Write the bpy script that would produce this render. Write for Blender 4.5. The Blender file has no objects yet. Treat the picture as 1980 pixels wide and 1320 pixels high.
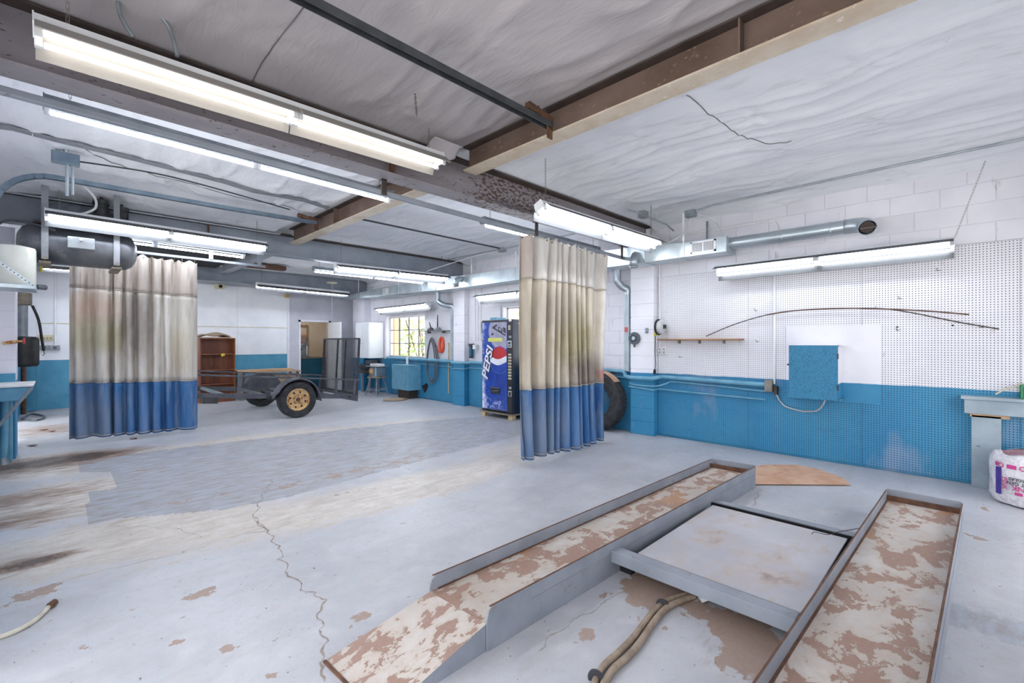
import bpy, bmesh, math, random
import numpy as np
from mathutils import Vector, Matrix

random.seed(7)
rng = np.random.default_rng(11)
SC = bpy.context.scene
COL = SC.collection
PI = math.pi
R = math.radians

# ------------------------------------------------------------------ camera, world, exposure
EYE = 1.45
cam_d = bpy.data.cameras.new('camera')
cam_d.sensor_width = 36.0
cam_d.lens = 16.0
cam_d.clip_start = 0.02
cam_d.clip_end = 200
cam = bpy.data.objects.new('camera', cam_d)
COL.objects.link(cam)
cam.location = (0, 0, EYE)
cam.rotation_euler = (R(90), 0, R(-45))
SC.camera = cam

w = bpy.data.worlds.new('world')
SC.world = w
w.use_nodes = True
bg = w.node_tree.nodes['Background']
bg.inputs[0].default_value = (0.93, 0.96, 1.0, 1)
bg.inputs[1].default_value = 2.6
sun_d = bpy.data.lights.new('sun', 'SUN'); sun_d.energy = 11.0; sun_d.angle = R(2); sun_d.color = (1, .97, .92)
sun = bpy.data.objects.new('sun', sun_d); COL.objects.link(sun)
sun.rotation_euler = Vector((-.30, -.45, -.84)).to_track_quat('-Z', 'Y').to_euler()  # added to light the unseen yard, whose bounce fills the room

TUBE_COOL = 27.0
TUBE_WARM = 4.0

SC.view_settings.view_transform = 'Standard'
SC.view_settings.look = 'None'
SC.view_settings.gamma = 1.0
SC.view_settings.use_curve_mapping = False
SC.view_settings.exposure = 0.5
SC.cycles.max_bounces = 8
SC.cycles.diffuse_bounces = 5
SC.cycles.glossy_bounces = 3
SC.cycles.sample_clamp_indirect = 8.0
SC.cycles.use_denoising = True

# ------------------------------------------------------------------ survey helpers: sight lines of the photograph met with real planes
S2 = math.sqrt(2)
def ray(px, py):
    a = (px - 990) / 880.0; b = (660 - py) / 880.0
    return ((1 + a) / S2, (1 - a) / S2, b)
def onX(px, py, X):
    d = ray(px, py); t = X / d[0]; return Vector((X, t * d[1], EYE + t * d[2]))
def onY(px, py, Y):
    d = ray(px, py); t = Y / d[1]; return Vector((t * d[0], Y, EYE + t * d[2]))
def onZ(px, py, Z=0.0):
    d = ray(px, py); t = (Z - EYE) / d[2]; return Vector((t * d[0], t * d[1], Z))

# ------------------------------------------------------------------ mesh builder
class MB:
    def __init__(s):
        s.v = []; s.f = []
    def add(s, vs, fs):
        n = len(s.v)
        s.v += [tuple(p) for p in vs]
        s.f += [tuple(i + n for i in q) for q in fs]
        return s
    def box(s, x0, y0, z0, x1, y1, z1):
        if x0 > x1: x0, x1 = x1, x0
        if y0 > y1: y0, y1 = y1, y0
        if z0 > z1: z0, z1 = z1, z0
        return s.add([(x0,y0,z0),(x1,y0,z0),(x1,y1,z0),(x0,y1,z0),(x0,y0,z1),(x1,y0,z1),(x1,y1,z1),(x0,y1,z1)],
              [(0,3,2,1),(4,5,6,7),(0,1,5,4),(1,2,6,5),(2,3,7,6),(3,0,4,7)])
    def bar(s, p0, p1, w, h, up=(0,0,1)):
        p0 = Vector(p0); p1 = Vector(p1); d = (p1 - p0).normalized(); u = Vector(up)
        a = d.cross(u)
        if a.length < 1e-4: a = d.cross(Vector((1,0,0)))
        a.normalize(); b = a.cross(d).normalized()
        vs = []
        for p in (p0, p1):
            for i, j in ((-1,-1),(1,-1),(1,1),(-1,1)):
                vs.append(p + a * (i * w / 2) + b * (j * h / 2))
        return s.add(vs, [(0,1,2,3),(7,6,5,4),(0,4,5,1),(1,5,6,2),(2,6,7,3),(3,7,4,0)])
    def cyl(s, p0, p1, r0, r1=None, n=14, cap=True):
        if r1 is None: r1 = r0
        p0 = Vector(p0); p1 = Vector(p1); d = (p1 - p0).normalized()
        a = d.orthogonal().normalized(); b = d.cross(a)
        vs = []
        for p, r in ((p0, r0), (p1, r1)):
            for i in range(n):
                t = 2 * PI * i / n
                vs.append(p + a * (r * math.cos(t)) + b * (r * math.sin(t)))
        fs = [(i, (i + 1) % n, n + (i + 1) % n, n + i) for i in range(n)]
        if cap: fs += [tuple(range(n - 1, -1, -1)), tuple(range(n, 2 * n))]
        return s.add(vs, fs)
    def tube(s, pts, r, n=8, cap=True, radii=None):
        pts = [Vector(p) for p in pts]
        vs = []; prev = None; m = len(pts)
        for k, p in enumerate(pts):
            d = (pts[min(k + 1, m - 1)] - pts[max(k - 1, 0)])
            d = d.normalized() if d.length > 1e-9 else Vector((0,0,1))
            a = d.orthogonal().normalized() if prev is None else (prev - d * prev.dot(d)).normalized()
            prev = a; b = d.cross(a); rr = radii[k] if radii else r
            for i in range(n):
                t = 2 * PI * i / n
                vs.append(p + a * (rr * math.cos(t)) + b * (rr * math.sin(t)))
        fs = []
        for k in range(m - 1):
            for i in range(n):
                j = (i + 1) % n
                fs.append((k*n+i, k*n+j, (k+1)*n+j, (k+1)*n+i))
        if cap: fs += [tuple(range(n - 1, -1, -1)), tuple((m-1)*n + i for i in range(n))]
        return s.add(vs, fs)
    def lathe(s, prof, c=(0,0,0), axis='z', n=24):
        vs = []; m = len(prof); c = Vector(c)
        for r, z in prof:
            for i in range(n):
                t = 2 * PI * i / n; x = r * math.cos(t); y = r * math.sin(t)
                q = {'z': (x, y, z), 'x': (z, x, y), 'y': (y, z, x)}[axis]
                vs.append(c + Vector(q))
        fs = []
        for k in range(m - 1):
            for i in range(n):
                j = (i + 1) % n
                fs.append((k*n+i, k*n+j, (k+1)*n+j, (k+1)*n+i))
        return s.add(vs, fs)
    def prism(s, poly, vec):
        poly = [Vector(p) for p in poly]; vec = Vector(vec); n = len(poly)
        vs = poly + [p + vec for p in poly]
        fs = [tuple(range(n - 1, -1, -1)), tuple(range(n, 2 * n))]
        fs += [(i, (i + 1) % n, n + (i + 1) % n, n + i) for i in range(n)]
        return s.add(vs, fs)
    def grid(s, fn, nu, nv, closed=False):
        vs = [fn(i / nu, j / nv) for j in range(nv + 1) for i in range(nu + 1)]
        fs = []
        for j in range(nv):
            for i in range(nu):
                k = j * (nu + 1) + i
                fs.append((k, k + 1, k + nu + 2, k + nu + 1))
        return s.add(vs, fs)
    def build(s, name, m, parent=None, smooth=False, bevel=0, local=False, label=None, kind=None, solid=0, sharp=40):
        off = Vector((0,0,0))
        if parent is not None and not local:
            p = parent
            while p is not None:
                off += p.location; p = p.parent
        me = bpy.data.meshes.new(name)
        me.from_pydata([(x - off.x, y - off.y, z - off.z) for x, y, z in s.v], [], s.f)
        bm = bmesh.new(); bm.from_mesh(me)
        bmesh.ops.recalc_face_normals(bm, faces=bm.faces)
        bm.to_mesh(me); bm.free()
        if smooth:
            me.polygons.foreach_set('use_smooth', [True] * len(me.polygons))
            me.set_sharp_from_angle(angle=R(sharp))
        me.update()
        if m is not None: me.materials.append(m)
        o = bpy.data.objects.new(name, me); COL.objects.link(o)
        if parent is not None: o.parent = parent
        if bevel:
            b = o.modifiers.new('bevel', 'BEVEL'); b.width = bevel; b.segments = 2; b.limit_method = 'ANGLE'; b.angle_limit = R(40)
        if solid:
            q = o.modifiers.new('solid', 'SOLIDIFY'); q.thickness = solid; q.offset = 0
        if label: o['label'] = label
        if kind: o['kind'] = kind
        return o

def tag(o, label, cat, group=None):
    o['label'] = label; o['category'] = cat
    if group: o['group'] = group
    return o
def thing(name, label, cat, loc=(0,0,0), group=None):
    o = bpy.data.objects.new(name, None); COL.objects.link(o)
    o.empty_display_size = 0.1; o.location = loc
    return tag(o, label, cat, group)
def struct(o):
    o['kind'] = 'structure'; return o
def inst(src, name, parent, loc):
    o = bpy.data.objects.new(name, src.data); COL.objects.link(o); o.parent = parent; o.location = loc
    return o
def arc(c, r, a0, a1, n, u, v):
    c = Vector(c); u = Vector(u); v = Vector(v)
    return [c + u * (r * math.cos(a0 + (a1 - a0) * i / n)) + v * (r * math.sin(a0 + (a1 - a0) * i / n)) for i in range(n + 1)]
def spline(pts, k=6):
    P = [Vector(p) for p in pts]; out = []
    for i in range(len(P) - 1):
        p0 = P[max(i-1,0)]; p1 = P[i]; p2 = P[i+1]; p3 = P[min(i+2,len(P)-1)]
        for j in range(k):
            t = j / k
            out.append(0.5*((2*p1)+(p2-p0)*t+(2*p0-5*p1+4*p2-p3)*t*t+(3*p1-p0-3*p2+p3)*t**3))
    out.append(P[-1]); return out

# ------------------------------------------------------------------ value noise in numpy (for cloth and floor wear)
def vnoise(x, y, seed=0):
    g = np.random.default_rng(seed).random((64, 64))
    xi = np.floor(x).astype(int); yi = np.floor(y).astype(int)
    fx = x - xi; fy = y - yi; fx = fx*fx*(3-2*fx); fy = fy*fy*(3-2*fy)
    a = g[xi % 64, yi % 64]; b = g[(xi+1) % 64, yi % 64]; c = g[xi % 64, (yi+1) % 64]; d = g[(xi+1) % 64, (yi+1) % 64]
    return (a*(1-fx)+b*fx)*(1-fy) + (c*(1-fx)+d*fx)*fy

# ------------------------------------------------------------------ materials
def lin(c):
    if isinstance(c, str):
        c = c.lstrip('#'); c = tuple(int(c[i:i+2], 16) / 255 for i in (0, 2, 4))
    return tuple((x / 12.92 if x <= 0.04045 else ((x + 0.055) / 1.055) ** 2.4) for x in c) + (1.0,)
class NT:
    def __init__(s, name):
        s.m = bpy.data.materials.new(name); s.m.use_nodes = True
        s.t = s.m.node_tree; s.n = s.t.nodes; s.l = s.t.links
        s.b = s.n['Principled BSDF']
    def node(s, typ, **kw):
        n = s.n.new(typ)
        for k, v in kw.items(): setattr(n, k, v)
        return n
    def put(s, sock, v):
        if isinstance(v, bpy.types.NodeSocket): s.l.new(v, sock)
        else: sock.default_value = v
    def math(s, op, a, b=0.0, c=0.0):
        n = s.node('ShaderNodeMath', operation=op)
        s.put(n.inputs[0], a); s.put(n.inputs[1], b)
        if len(n.inputs) > 2: s.put(n.inputs[2], c)
        return n.outputs[0]
    def noise(s, vec, scale, detail=4, rough=0.55, dist=0.0):
        n = s.node('ShaderNodeTexNoise'); s.put(n.inputs['Vector'], vec)
        n.inputs['Scale'].default_value = scale; n.inputs['Detail'].default_value = detail
        n.inputs['Roughness'].default_value = rough; n.inputs['Distortion'].default_value = dist
        return n.outputs[0]
    def mapr(s, v, a, b, c=0.0, d=1.0):
        n = s.node('ShaderNodeMapRange'); n.clamp = True
        s.put(n.inputs[0], v)
        for i, q in enumerate((a, b, c, d)): s.put(n.inputs[i + 1], q)
        return n.outputs[0]
    def mix(s, f, a, b):
        n = s.node('ShaderNodeMix', data_type='RGBA')
        s.put(n.inputs[0], f); s.put(n.inputs[6], a); s.put(n.inputs[7], b)
        return n.outputs[2]
    def obj(s): return s.node('ShaderNodeTexCoord').outputs['Object']
    def pos(s): return s.node('ShaderNodeNewGeometry').outputs['Position']
    def scale(s, v, xyz):
        n = s.node('ShaderNodeVectorMath', operation='MULTIPLY'); s.put(n.inputs[0], v); n.inputs[1].default_value = xyz
        return n.outputs[0]
    def sep(s, v):
        n = s.node('ShaderNodeSeparateXYZ'); s.put(n.inputs[0], v); return n.outputs
    def attr(s, name):
        n = s.node('ShaderNodeAttribute', attribute_name=name); return n.outputs['Fac']
    def bump(s, h, strength=0.3, dist=0.01):
        n = s.node('ShaderNodeBump'); n.inputs['Strength'].default_value = strength; n.inputs['Distance'].default_value = dist
        s.put(n.inputs['Height'], h); s.l.new(n.outputs[0], s.b.inputs['Normal'])
    def fin(s, col, rough=0.6, metal=0.0, spec=None):
        s.put(s.b.inputs['Base Color'], col); s.put(s.b.inputs['Roughness'], rough); s.put(s.b.inputs['Metallic'], metal)
        if spec is not None: s.b.inputs['Specular IOR Level'].default_value = spec
        return s.m

def plain(name, c, c2=None, sc=6.0, rough=0.55, metal=0.0, lo=0.4, hi=0.65, bump=0.0, world=False, stretch=(1,1,1), detail=4, c3=None, sc3=40, lo3=0.62, hi3=0.7):
    t = NT(name); v = t.scale(t.pos() if world else t.obj(), stretch)
    n = t.noise(v, sc, detail)
    col = t.mix(t.mapr(n, lo, hi), lin(c), lin(c2 if c2 else c))
    if c3: col = t.mix(t.mapr(t.noise(v, sc3, 5, 0.65), lo3, hi3), col, lin(c3))
    if bump: t.bump(t.noise(v, sc * 4, 5), bump, 0.004)
    return t.fin(col, rough, metal)

M = {}
M['galv'] = plain('galvanised', '#c3cdd3', '#a9b5bc', sc=5, rough=0.34, metal=0.85, stretch=(1,.4,1))
M['galv2'] = plain('galvanised_duct', '#c9d3d8', '#b4c0c7', sc=4, rough=0.38, metal=0.55)
M['galv_dull'] = plain('galvanised_dull', '#9aa3a9', '#808a91', sc=8, rough=0.45, metal=0.6)
M['enamel_lamp'] = plain('lamp_reflector', '#4e5053', '#484a4d', sc=3, rough=0.5)
M['enamel_warm'] = plain('lamp_reflector_clean', '#9c9893', '#93908b', sc=3, rough=0.45)
M['white_enamel'] = plain('white_enamel', '#eef0f2', '#e2e5e8', sc=3, rough=0.35)
M['white_paint'] = plain('white_paint', '#e4e4ea', '#d6d6de', sc=3, rough=0.6)
M['white_plastic'] = plain('white_plastic', '#dfe0e2', '#cfd0d2', sc=6, rough=0.45)
M['ivory'] = plain('ivory_plastic', '#d8d2b0', '#c8c09a', sc=9, rough=0.5)
M['black_rubber'] = plain('black_rubber', '#26272a', '#3a3b3e', sc=14, rough=0.8, bump=0.1)
M['black_plastic'] = plain('black_plastic', '#17181b', '#25272b', sc=10, rough=0.45)
M['black_metal'] = plain('black_metal', '#34353a', '#4b4c50', sc=12, rough=0.45, metal=0.3, c3='#6a5a50', sc3=20)
M['chrome'] = plain('chrome', '#c9ccd0', '#b9bcc0', rough=0.2, metal=1.0)
M['blue_wall'] = plain('teal_paint', '#4f96b4', '#3f88a8', sc=3, rough=0.5, c3='#35718e', sc3=12)
M['teal_dark'] = plain('teal_dark', '#0f5a75', '#0c4d66', sc=3, rough=0.5)
M['grey_bench'] = plain('grey_bench_paint', '#9fadb6', '#8d9ba5', sc=4, rough=0.55, c3='#6d7378', sc3=18, lo3=.66, hi3=.72, bump=.05)
M['bare_wood'] = plain('bare_wood', '#c9a884', '#b08c66', sc=10, rough=0.65, stretch=(.15,1,1))
M['wood_y'] = plain('shelf_wood', '#a8784e', '#7c5a40', sc=8, rough=0.65, stretch=(1,.15,1))
M['wood_block'] = plain('wood_block', '#cbb58c', '#b59d74', sc=10, rough=0.7)
M['pallet'] = plain('old_board', '#8d8477', '#6d655a', sc=9, rough=0.75, stretch=(1,.2,1))
M['mahogany'] = plain('mahogany_laminate', '#8a5238', '#6f3d29', sc=12, rough=0.45, stretch=(1,1,.12))
M['cardboard'] = plain('cardboard', '#c9a58c', '#b98f74', sc=4, rough=0.85, c3='#9b755e', sc3=8, lo3=.6, hi3=.75)
M['orange_plastic'] = plain('orange_plastic', '#e8552a', '#d9471f', rough=0.5)
M['yellow'] = plain('yellow_plastic', '#d8c338', '#c7b02a', rough=0.5)
M['red'] = plain('red_paint', '#b8343c', '#a82a34', rough=0.5)
M['pinkred'] = plain('red_sticker', '#c8666a', '#b85a5e', rough=0.6)
M['green_plastic'] = plain('green_plastic', '#1f8f5c', '#187a4d', rough=0.4)
M['dark_void'] = plain('dark_recess', '#15161a', '#1d1e22', rough=0.9)
M['chain'] = plain('chain_steel', '#8a8478', '#6f6a62', rough=0.5, metal=0.5)
M['hose_tan'] = plain('hose_tan', '#a3917f', '#877667', sc=20, rough=0.6)
M['hose_cream'] = plain('hose_cream', '#d2cbbb', '#b9b2a4', sc=14, rough=0.6)
M['hose_grey'] = plain('hose_grey', '#5f656d', '#4d5259', sc=14, rough=0.5)
M['cable_white'] = plain('cable_white', '#d9dadd', '#c8c9cd', rough=0.5)
M['cable_dark'] = plain('cable_dark', '#3b3d42', '#2f3136', rough=0.5)
M['conduit'] = plain('conduit_grey', '#aeb4ba', '#989ea5', rough=0.4, metal=0.4)
M['track_blue'] = plain('door_track', '#7e8f9b', '#69798a', sc=6, rough=0.4, metal=0.5)
M['track_dark'] = plain('dark_track', '#55585c', '#43464a', sc=6, rough=0.45, metal=0.4)
M['tarp'] = plain('brown_tarp', '#a8947f', '#8c7a68', sc=6, rough=0.8)
M['pipe_blue'] = plain('pipe_blue_paint', '#6ca3bc', '#5b94b0', sc=6, rough=0.45)
M['box_grey'] = plain('junction_box', '#9aa0a4', '#878c90', rough=0.5, metal=0.3)
M['box_tan'] = plain('junction_box_tan', '#8f8a80', '#77736b', rough=0.6)
M['cream_tank'] = plain('cream_tank', '#e6e7de', '#d6d8cd', sc=3, rough=0.3)
M['tank_black'] = plain('tank_paint', '#4a4d55', '#6a6c70', sc=3, rough=0.42, metal=0.35, c3='#8d8a86', sc3=9, lo3=.6, hi3=.8)
M['steel_main'] = plain('steel_main', '#969196', '#827c80', sc=3, rough=0.6, metal=0.1, c3='#57443a', sc3=24, lo3=.6, hi3=.68, world=True, stretch=(.5,1,1.6))
t = NT('steel_main_worn'); p = t.pos(); x, y, z = t.sep(p)
c = t.mix(t.mapr(t.noise(t.scale(p, (.5,1,1.6)), 3, 4), .4, .65), lin('#969196'), lin('#827c80'))
zone = t.math('MULTIPLY', t.mapr(x, 2.75, 3.2), t.mapr(x, 4.1, 4.6, 1.0, 0.0))
sp = t.noise(t.scale(p, (.7,1,1.5)), 26, 5, .6)
c = t.mix(t.mapr(t.math('ADD', sp, t.math('MULTIPLY', zone, .13)), .62, .67), c, lin('#57443a'))
M['steel_main'] = t.fin(c, .6, .1)
M['steel_brown'] = plain('steel_brown', '#76635a', '#5f4c41', sc=3, rough=0.6, metal=0.1, c3='#927c6a', sc3=24, lo3=.6, hi3=.7, world=True, stretch=(1,.6,1))
M['steel_cream'] = plain('steel_overspray', '#c9bdab', '#bba994', sc=5, rough=0.6, c3='#d8d2c8', sc3=16, world=True)
M['steel_dark'] = plain('steel_dark', '#4b3f3a', '#392f2b', sc=5, rough=0.65, metal=0.1, world=True)
M['steel_grey'] = plain('steel_grey', '#9299a3', '#838a94', sc=3, rough=0.55, metal=0.15, c3='#6d7078', sc3=14, world=True)
M['rust_steel'] = plain('rust_steel', '#6d4a36', '#4e352a', sc=14, rough=0.75)
M['lift_side'] = plain('lift_grey_paint', '#8f949e', '#7f858f', sc=4, rough=0.55, c3='#7a6e66', sc3=13, lo3=.62, hi3=.72, world=True, bump=.04)
M['reel'] = plain('reel_shell', '#c9cbcb', '#b4b6b6', rough=0.4)
M['panel_white'] = plain('panel_white', '#eff1f5', '#e5e8ee', sc=2, rough=0.55, c3='#c9c9c9', sc3=22, lo3=.72, hi3=.78)
M['wall_shade'] = plain('wall_shaded', '#c6c7d0', '#b9bac4', sc=2, rough=0.6)  # shade of the recessed wall painted into the colour
M['wall_tan'] = plain('wall_tan', '#d8c8b4', '#e2dbd0', sc=1.2, rough=0.7)
M['strap_dark'] = plain('seam_tape', '#6f6c6e', '#5f5c5e', sc=6, rough=.6)
M['strap_grey'] = plain('strap_grey', '#8d9096', '#7d8086', sc=6, rough=0.6)

def emis(name, c, s):
    t = NT(name); t.b.inputs['Base Color'].default_value = (.9,.9,.9,1)
    t.b.inputs['Emission Color'].default_value = c; t.b.inputs['Emission Strength'].default_value = s
    return t.m
M['tube_cool'] = emis('lit_tube_cool', (0.86, 0.91, 1.0, 1), TUBE_COOL)
M['tube_strip'] = emis('lit_tube_strip', (0.86, 0.91, 1.0, 1), 48.0)
M['tube_soft'] = emis('lit_tube_soft', (0.88, 0.93, 1.0, 1), 13.0)
M['tube_warm'] = emis('lit_tube_warm', (1.0, 0.94, 0.86, 1), TUBE_WARM)

BLUE_Z = 0.965
def two_tone(name, holes=False, blockjoint=False):
    t = NT(name); p = t.pos(); x, y, z = t.sep(p)
    wob = t.math('MULTIPLY', t.math('SUBTRACT', t.noise(t.scale(p, (1,1,.2)), 3, 5), 0.5), 0.03)
    zz = t.math('ADD', z, wob)
    up = t.mapr(zz, BLUE_Z - .004, BLUE_Z + .004)
    n1 = t.noise(p, 1.3, 4); n2 = t.noise(p, 9, 5)
    white = t.mix(t.mapr(n1, .35, .7), lin('#ecebf1'), lin('#dcdbe3'))
    white = t.mix(t.mapr(t.noise(t.scale(p, (1,1,.35)), 7, 6, .65), .64, .76), white, lin('#b3aaa6'))
    blue = t.mix(t.mapr(n1, .35, .65), lin('#287dab'), lin('#3a8bb2'))
    blue = t.mix(t.math('MULTIPLY', t.mapr(n2, .58, .75), .5), blue, lin('#2c6f92'))
    # dusty overspray patches on the blue
    blue = t.mix(t.math('MULTIPLY', t.mapr(t.noise(t.scale(p, (1, 1.2, .7)), 1.9, 3), .56, .72), .6), blue, lin('#8f9fba'))
    col = t.mix(up, blue, white)
    if holes:
        fy = t.math('SUBTRACT', t.math('FRACT', t.math('DIVIDE', y, 0.0254)), 0.5)
        fz = t.math('SUBTRACT', t.math('FRACT', t.math('DIVIDE', z, 0.0254)), 0.5)
        d = t.math('SQRT', t.math('ADD', t.math('MULTIPLY', fy, fy), t.math('MULTIPLY', fz, fz)))
        hole = t.mapr(d, .17, .23, 1.0, 0.0)
        col = t.mix(t.math('MULTIPLY', hole, .88), col, lin('#23262c'))
        t.bump(t.mapr(d, .12, .2), .4, .004)
    else:
        t.bump(t.noise(p, 60, 4), .25, .004)
    return t.fin(col, .55)
M['cmu'] = two_tone('block_paint')
M['peg'] = two_tone('pegboard_paint', holes=True)
M['hardboard'] = two_tone('hardboard_paint')

# ceiling sheet
t = NT('insulation_facing'); p = t.pos()
n1 = t.noise(p, 0.9, 4); n2 = t.noise(t.scale(p, (1.6, .55, 1)), 5, 6, .6)
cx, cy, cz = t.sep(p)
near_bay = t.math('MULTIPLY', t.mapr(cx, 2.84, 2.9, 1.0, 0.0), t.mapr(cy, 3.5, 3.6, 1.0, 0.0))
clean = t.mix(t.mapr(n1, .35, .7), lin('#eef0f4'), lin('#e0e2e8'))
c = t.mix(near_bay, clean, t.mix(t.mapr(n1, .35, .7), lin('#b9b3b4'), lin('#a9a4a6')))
c = t.mix(t.math('MULTIPLY', t.mapr(n2, .58, .8), .4), c, lin('#a8a29f'))
c = t.mix(t.mapr(t.noise(p, 30, 3, .6), .74, .78), c, lin('#8b7f76'))
hx = t.noise(t.scale(p, (4.0, .9, 1)), 5, 6, .6, .6)
t.bump(hx, .35, .02)
M['ceil'] = t.fin(c, .5)

# floor
t = NT('painted_concrete'); p = t.pos()
a_bare, a_dirt, a_new, a_tan = t.attr('bare'), t.attr('dirt'), t.attr('newp'), t.attr('tan')
n1 = t.noise(p, 1.1, 5); n2 = t.noise(p, 5.5, 8, .62); n3 = t.noise(p, 40, 4, .6); ns = t.noise(t.scale(p, (.55, 1.7, 1)), 8, 8, .66)
base = t.mix(t.mapr(n1, .35, .68), lin('#c0c1c7'), lin('#abadb4'))
base = t.mix(t.mapr(n2, .5, .75), base, lin('#c8c8cc'))
tanv = t.mapr(t.math('ADD', a_tan, t.math('MULTIPLY', t.math('SUBTRACT', ns, .5), 1.6)), .35, .75)
base = t.mix(tanv, base, t.mix(t.mapr(ns, .35, .65), lin('#d6d0c9'), lin('#bdb2a7')))
newv = t.mapr(t.math('ADD', a_new, t.math('MULTIPLY', t.math('SUBTRACT', n2, .5), .5)), .47, .53)
base = t.mix(newv, base, t.mix(t.mapr(ns, .42, .62), lin('#a5abb6'), lin('#969190')))
dv = t.math('ADD', a_dirt, t.math('MULTIPLY', t.math('SUBTRACT', ns, .5), 1.9))
base = t.mix(t.math('MULTIPLY', t.mapr(t.noise(t.scale(p, (.6, 1.5, 1)), 2.3, 7, .65), .5, .78), .55), base, lin('#a59d99'))
base = t.mix(t.math('MULTIPLY', t.mapr(t.noise(p, 22, 6, .7), .5, .75), .35), base, lin('#98928f'))
base = t.mix(t.math('MULTIPLY', t.mapr(dv, .4, .95), .9), base, lin('#8c7260'))
base = t.mix(t.mapr(t.math('ADD', dv, t.math('MULTIPLY', t.math('SUBTRACT', n3, .5), 1.0)), 1.05, 1.3), base, lin('#4f3b2e'))
nb = t.noise(p, 11, 10, .7, .4)
bv = t.math('ADD', a_bare, t.math('ADD', t.math('MULTIPLY', t.math('SUBTRACT', n2, .5), 1.5), t.math('MULTIPLY', t.math('SUBTRACT', nb, .5), 1.5)))
barem = t.mapr(bv, .6, .63)
base = t.mix(barem, base, t.mix(n3, lin('#ab968a'), lin('#957f74')))
base = t.mix(t.math('MULTIPLY', t.mapr(t.noise(t.scale(p, (1, 1.6, 1)), 14, 5, .6), .67, .69), .8), base, lin('#978c86'))
base = t.mix(t.mapr(t.noise(p, 34, 3, .5), .71, .73), base, lin('#6c6562'))
base = t.mix(t.math('MULTIPLY', t.mapr(t.noise(p, 90, 3, .6), .55, .75), .4), base, lin('#a19d9b'))
h = t.math('SUBTRACT', t.math('MULTIPLY', n3, .25), t.math('MULTIPLY', barem, 1.0))
t.bump(h, .35, .006)
M['floor'] = t.fin(base, t.mapr(n2, .3, .7, .33, .55))

def flaked(name, paint, paint2, rust, rust2, lo=.5, hi=.53, sc=5.0, orange=None, stretch=(1,1.4,1)):
    t = NT(name); p = t.pos()
    n = t.noise(t.scale(p, stretch), sc, 10, .68, .25); g = t.noise(p, 60, 4); n1 = t.noise(p, 2.2, 4)
    m = t.mapr(n, lo, hi)
    col = t.mix(t.mapr(n1, .35, .65), lin(paint), lin(paint2))
    col = t.mix(t.math('MULTIPLY', t.mapr(n, lo - .12, lo), .5), col, lin('#b8a490'))
    rc = t.mix(g, lin(rust), lin(rust2))
    if orange:
        rc = t.mix(t.mapr(t.noise(p, 1.7, 3), .55, .7), rc, lin(orange))
    col = t.mix(m, col, rc)
    t.bump(t.math('SUBTRACT', t.math('MULTIPLY', g, .2), m), .5, .005)
    return t.fin(col, .6)
M['deck'] = flaked('flaked_deck', '#c9c4c0', '#b3aaa2', '#a98a7a', '#8f7164', .51, .53, 4.5, '#b98a58')
M['deck2'] = flaked('flaked_ramp', '#c8c2be', '#b3aaa3', '#a6897d', '#8f7366', .51, .53, 7.5)
M['plate'] = flaked('jack_plate', '#c0bfc6', '#aeadb4', '#a39088', '#94807a', .6, .7, 3.0)
M['rim'] = flaked('rusty_rim', '#e0b878', '#d0a262', '#b8762c', '#8a5526', .52, .6, 12)
M['steel_worn'] = plain('trailer_paint', '#4e4f57', '#62636b', sc=6, rough=0.5, metal=0.2, c3='#86705f', sc3=22, lo3=.64, hi3=.72)

def cloth(name, c1, c2, c3, rough=.7, zones=(), k3=.75):
    """cloth with its own grime; zones: (x, z, rx, rz, colour, strength) stains in the curtain's own frame"""
    t = NT(name); v = t.obj(); x, y, z = t.sep(v)
    n1 = t.noise(t.scale(v, (2.2, .3, .45)), 2.0, 5); n2 = t.noise(t.scale(v, (6, 1, .5)), 3, 6, .6); g = t.noise(t.scale(v, (1,1,.5)), 40, 4)
    col = t.mix(t.mapr(n1, .35, .65), lin(c1), lin(c2))
    col = t.mix(t.math('MULTIPLY', t.mapr(n2, .5, .72), k3), col, lin(c3))
    nz = t.math('MULTIPLY', t.math('SUBTRACT', t.noise(t.scale(v, (3, 1, 1.2)), 2.2, 6, .62), .5), 2.4)
    for (cx, cz, rx, rz, c, k) in zones:
        dx = t.math('DIVIDE', t.math('SUBTRACT', x, cx), rx); dz = t.math('DIVIDE', t.math('SUBTRACT', z, cz), rz)
        d = t.math('SUBTRACT', 1.0, t.math('ADD', t.math('MULTIPLY', dx, dx), t.math('MULTIPLY', dz, dz)))
        col = t.mix(t.math('MULTIPLY', t.mapr(t.math('ADD', d, nz), -.3, .9), k), col, lin(c))
    t.bump(g, .15, .003)
    return t.fin(col, rough)
M['cv_white'] = cloth('curtain_white', '#e4e1dc', '#d6d1cb', '#b8ada3', zones=((-.8,2.4,.12,.6,'#b5a49a',.8),))
M['cv_tan'] = cloth('curtain_stained_clear', '#d9d0c1', '#bfb3a1', '#94866f', rough=.38, zones=((.15,1.5,.5,.45,'#94895f',.75),(.35,1.05,.5,.28,'#6f625c',.8),(-.3,1.85,.5,.3,'#a2988c',.6),(-.75,1.6,.12,.6,'#a79a86',.7),(.83,1.7,.13,.9,'#e4dfd9',.9),(.82,.98,.1,.14,'#b4494f',.9)))
M['cv_grey'] = cloth('curtain_grey_clear', '#d8d3cc', '#c0b8ae', '#8d8177', rough=.35, zones=((-.45,1.55,.4,.3,'#a39a70',.65),(.0,1.75,.22,.6,'#847a73',.8),(-.5,1.95,.35,.25,'#b9967d',.6),(.55,1.4,.2,.5,'#bcb091',.5)))
M['cv_blue'] = cloth('curtain_blue', '#3d73a8', '#2f5e92', '#7f8ea3', zones=((-.55,.35,.45,.5,'#7d8ba0',.75),(.05,.4,.2,.4,'#5f83b0',.6)), k3=.9)
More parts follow.
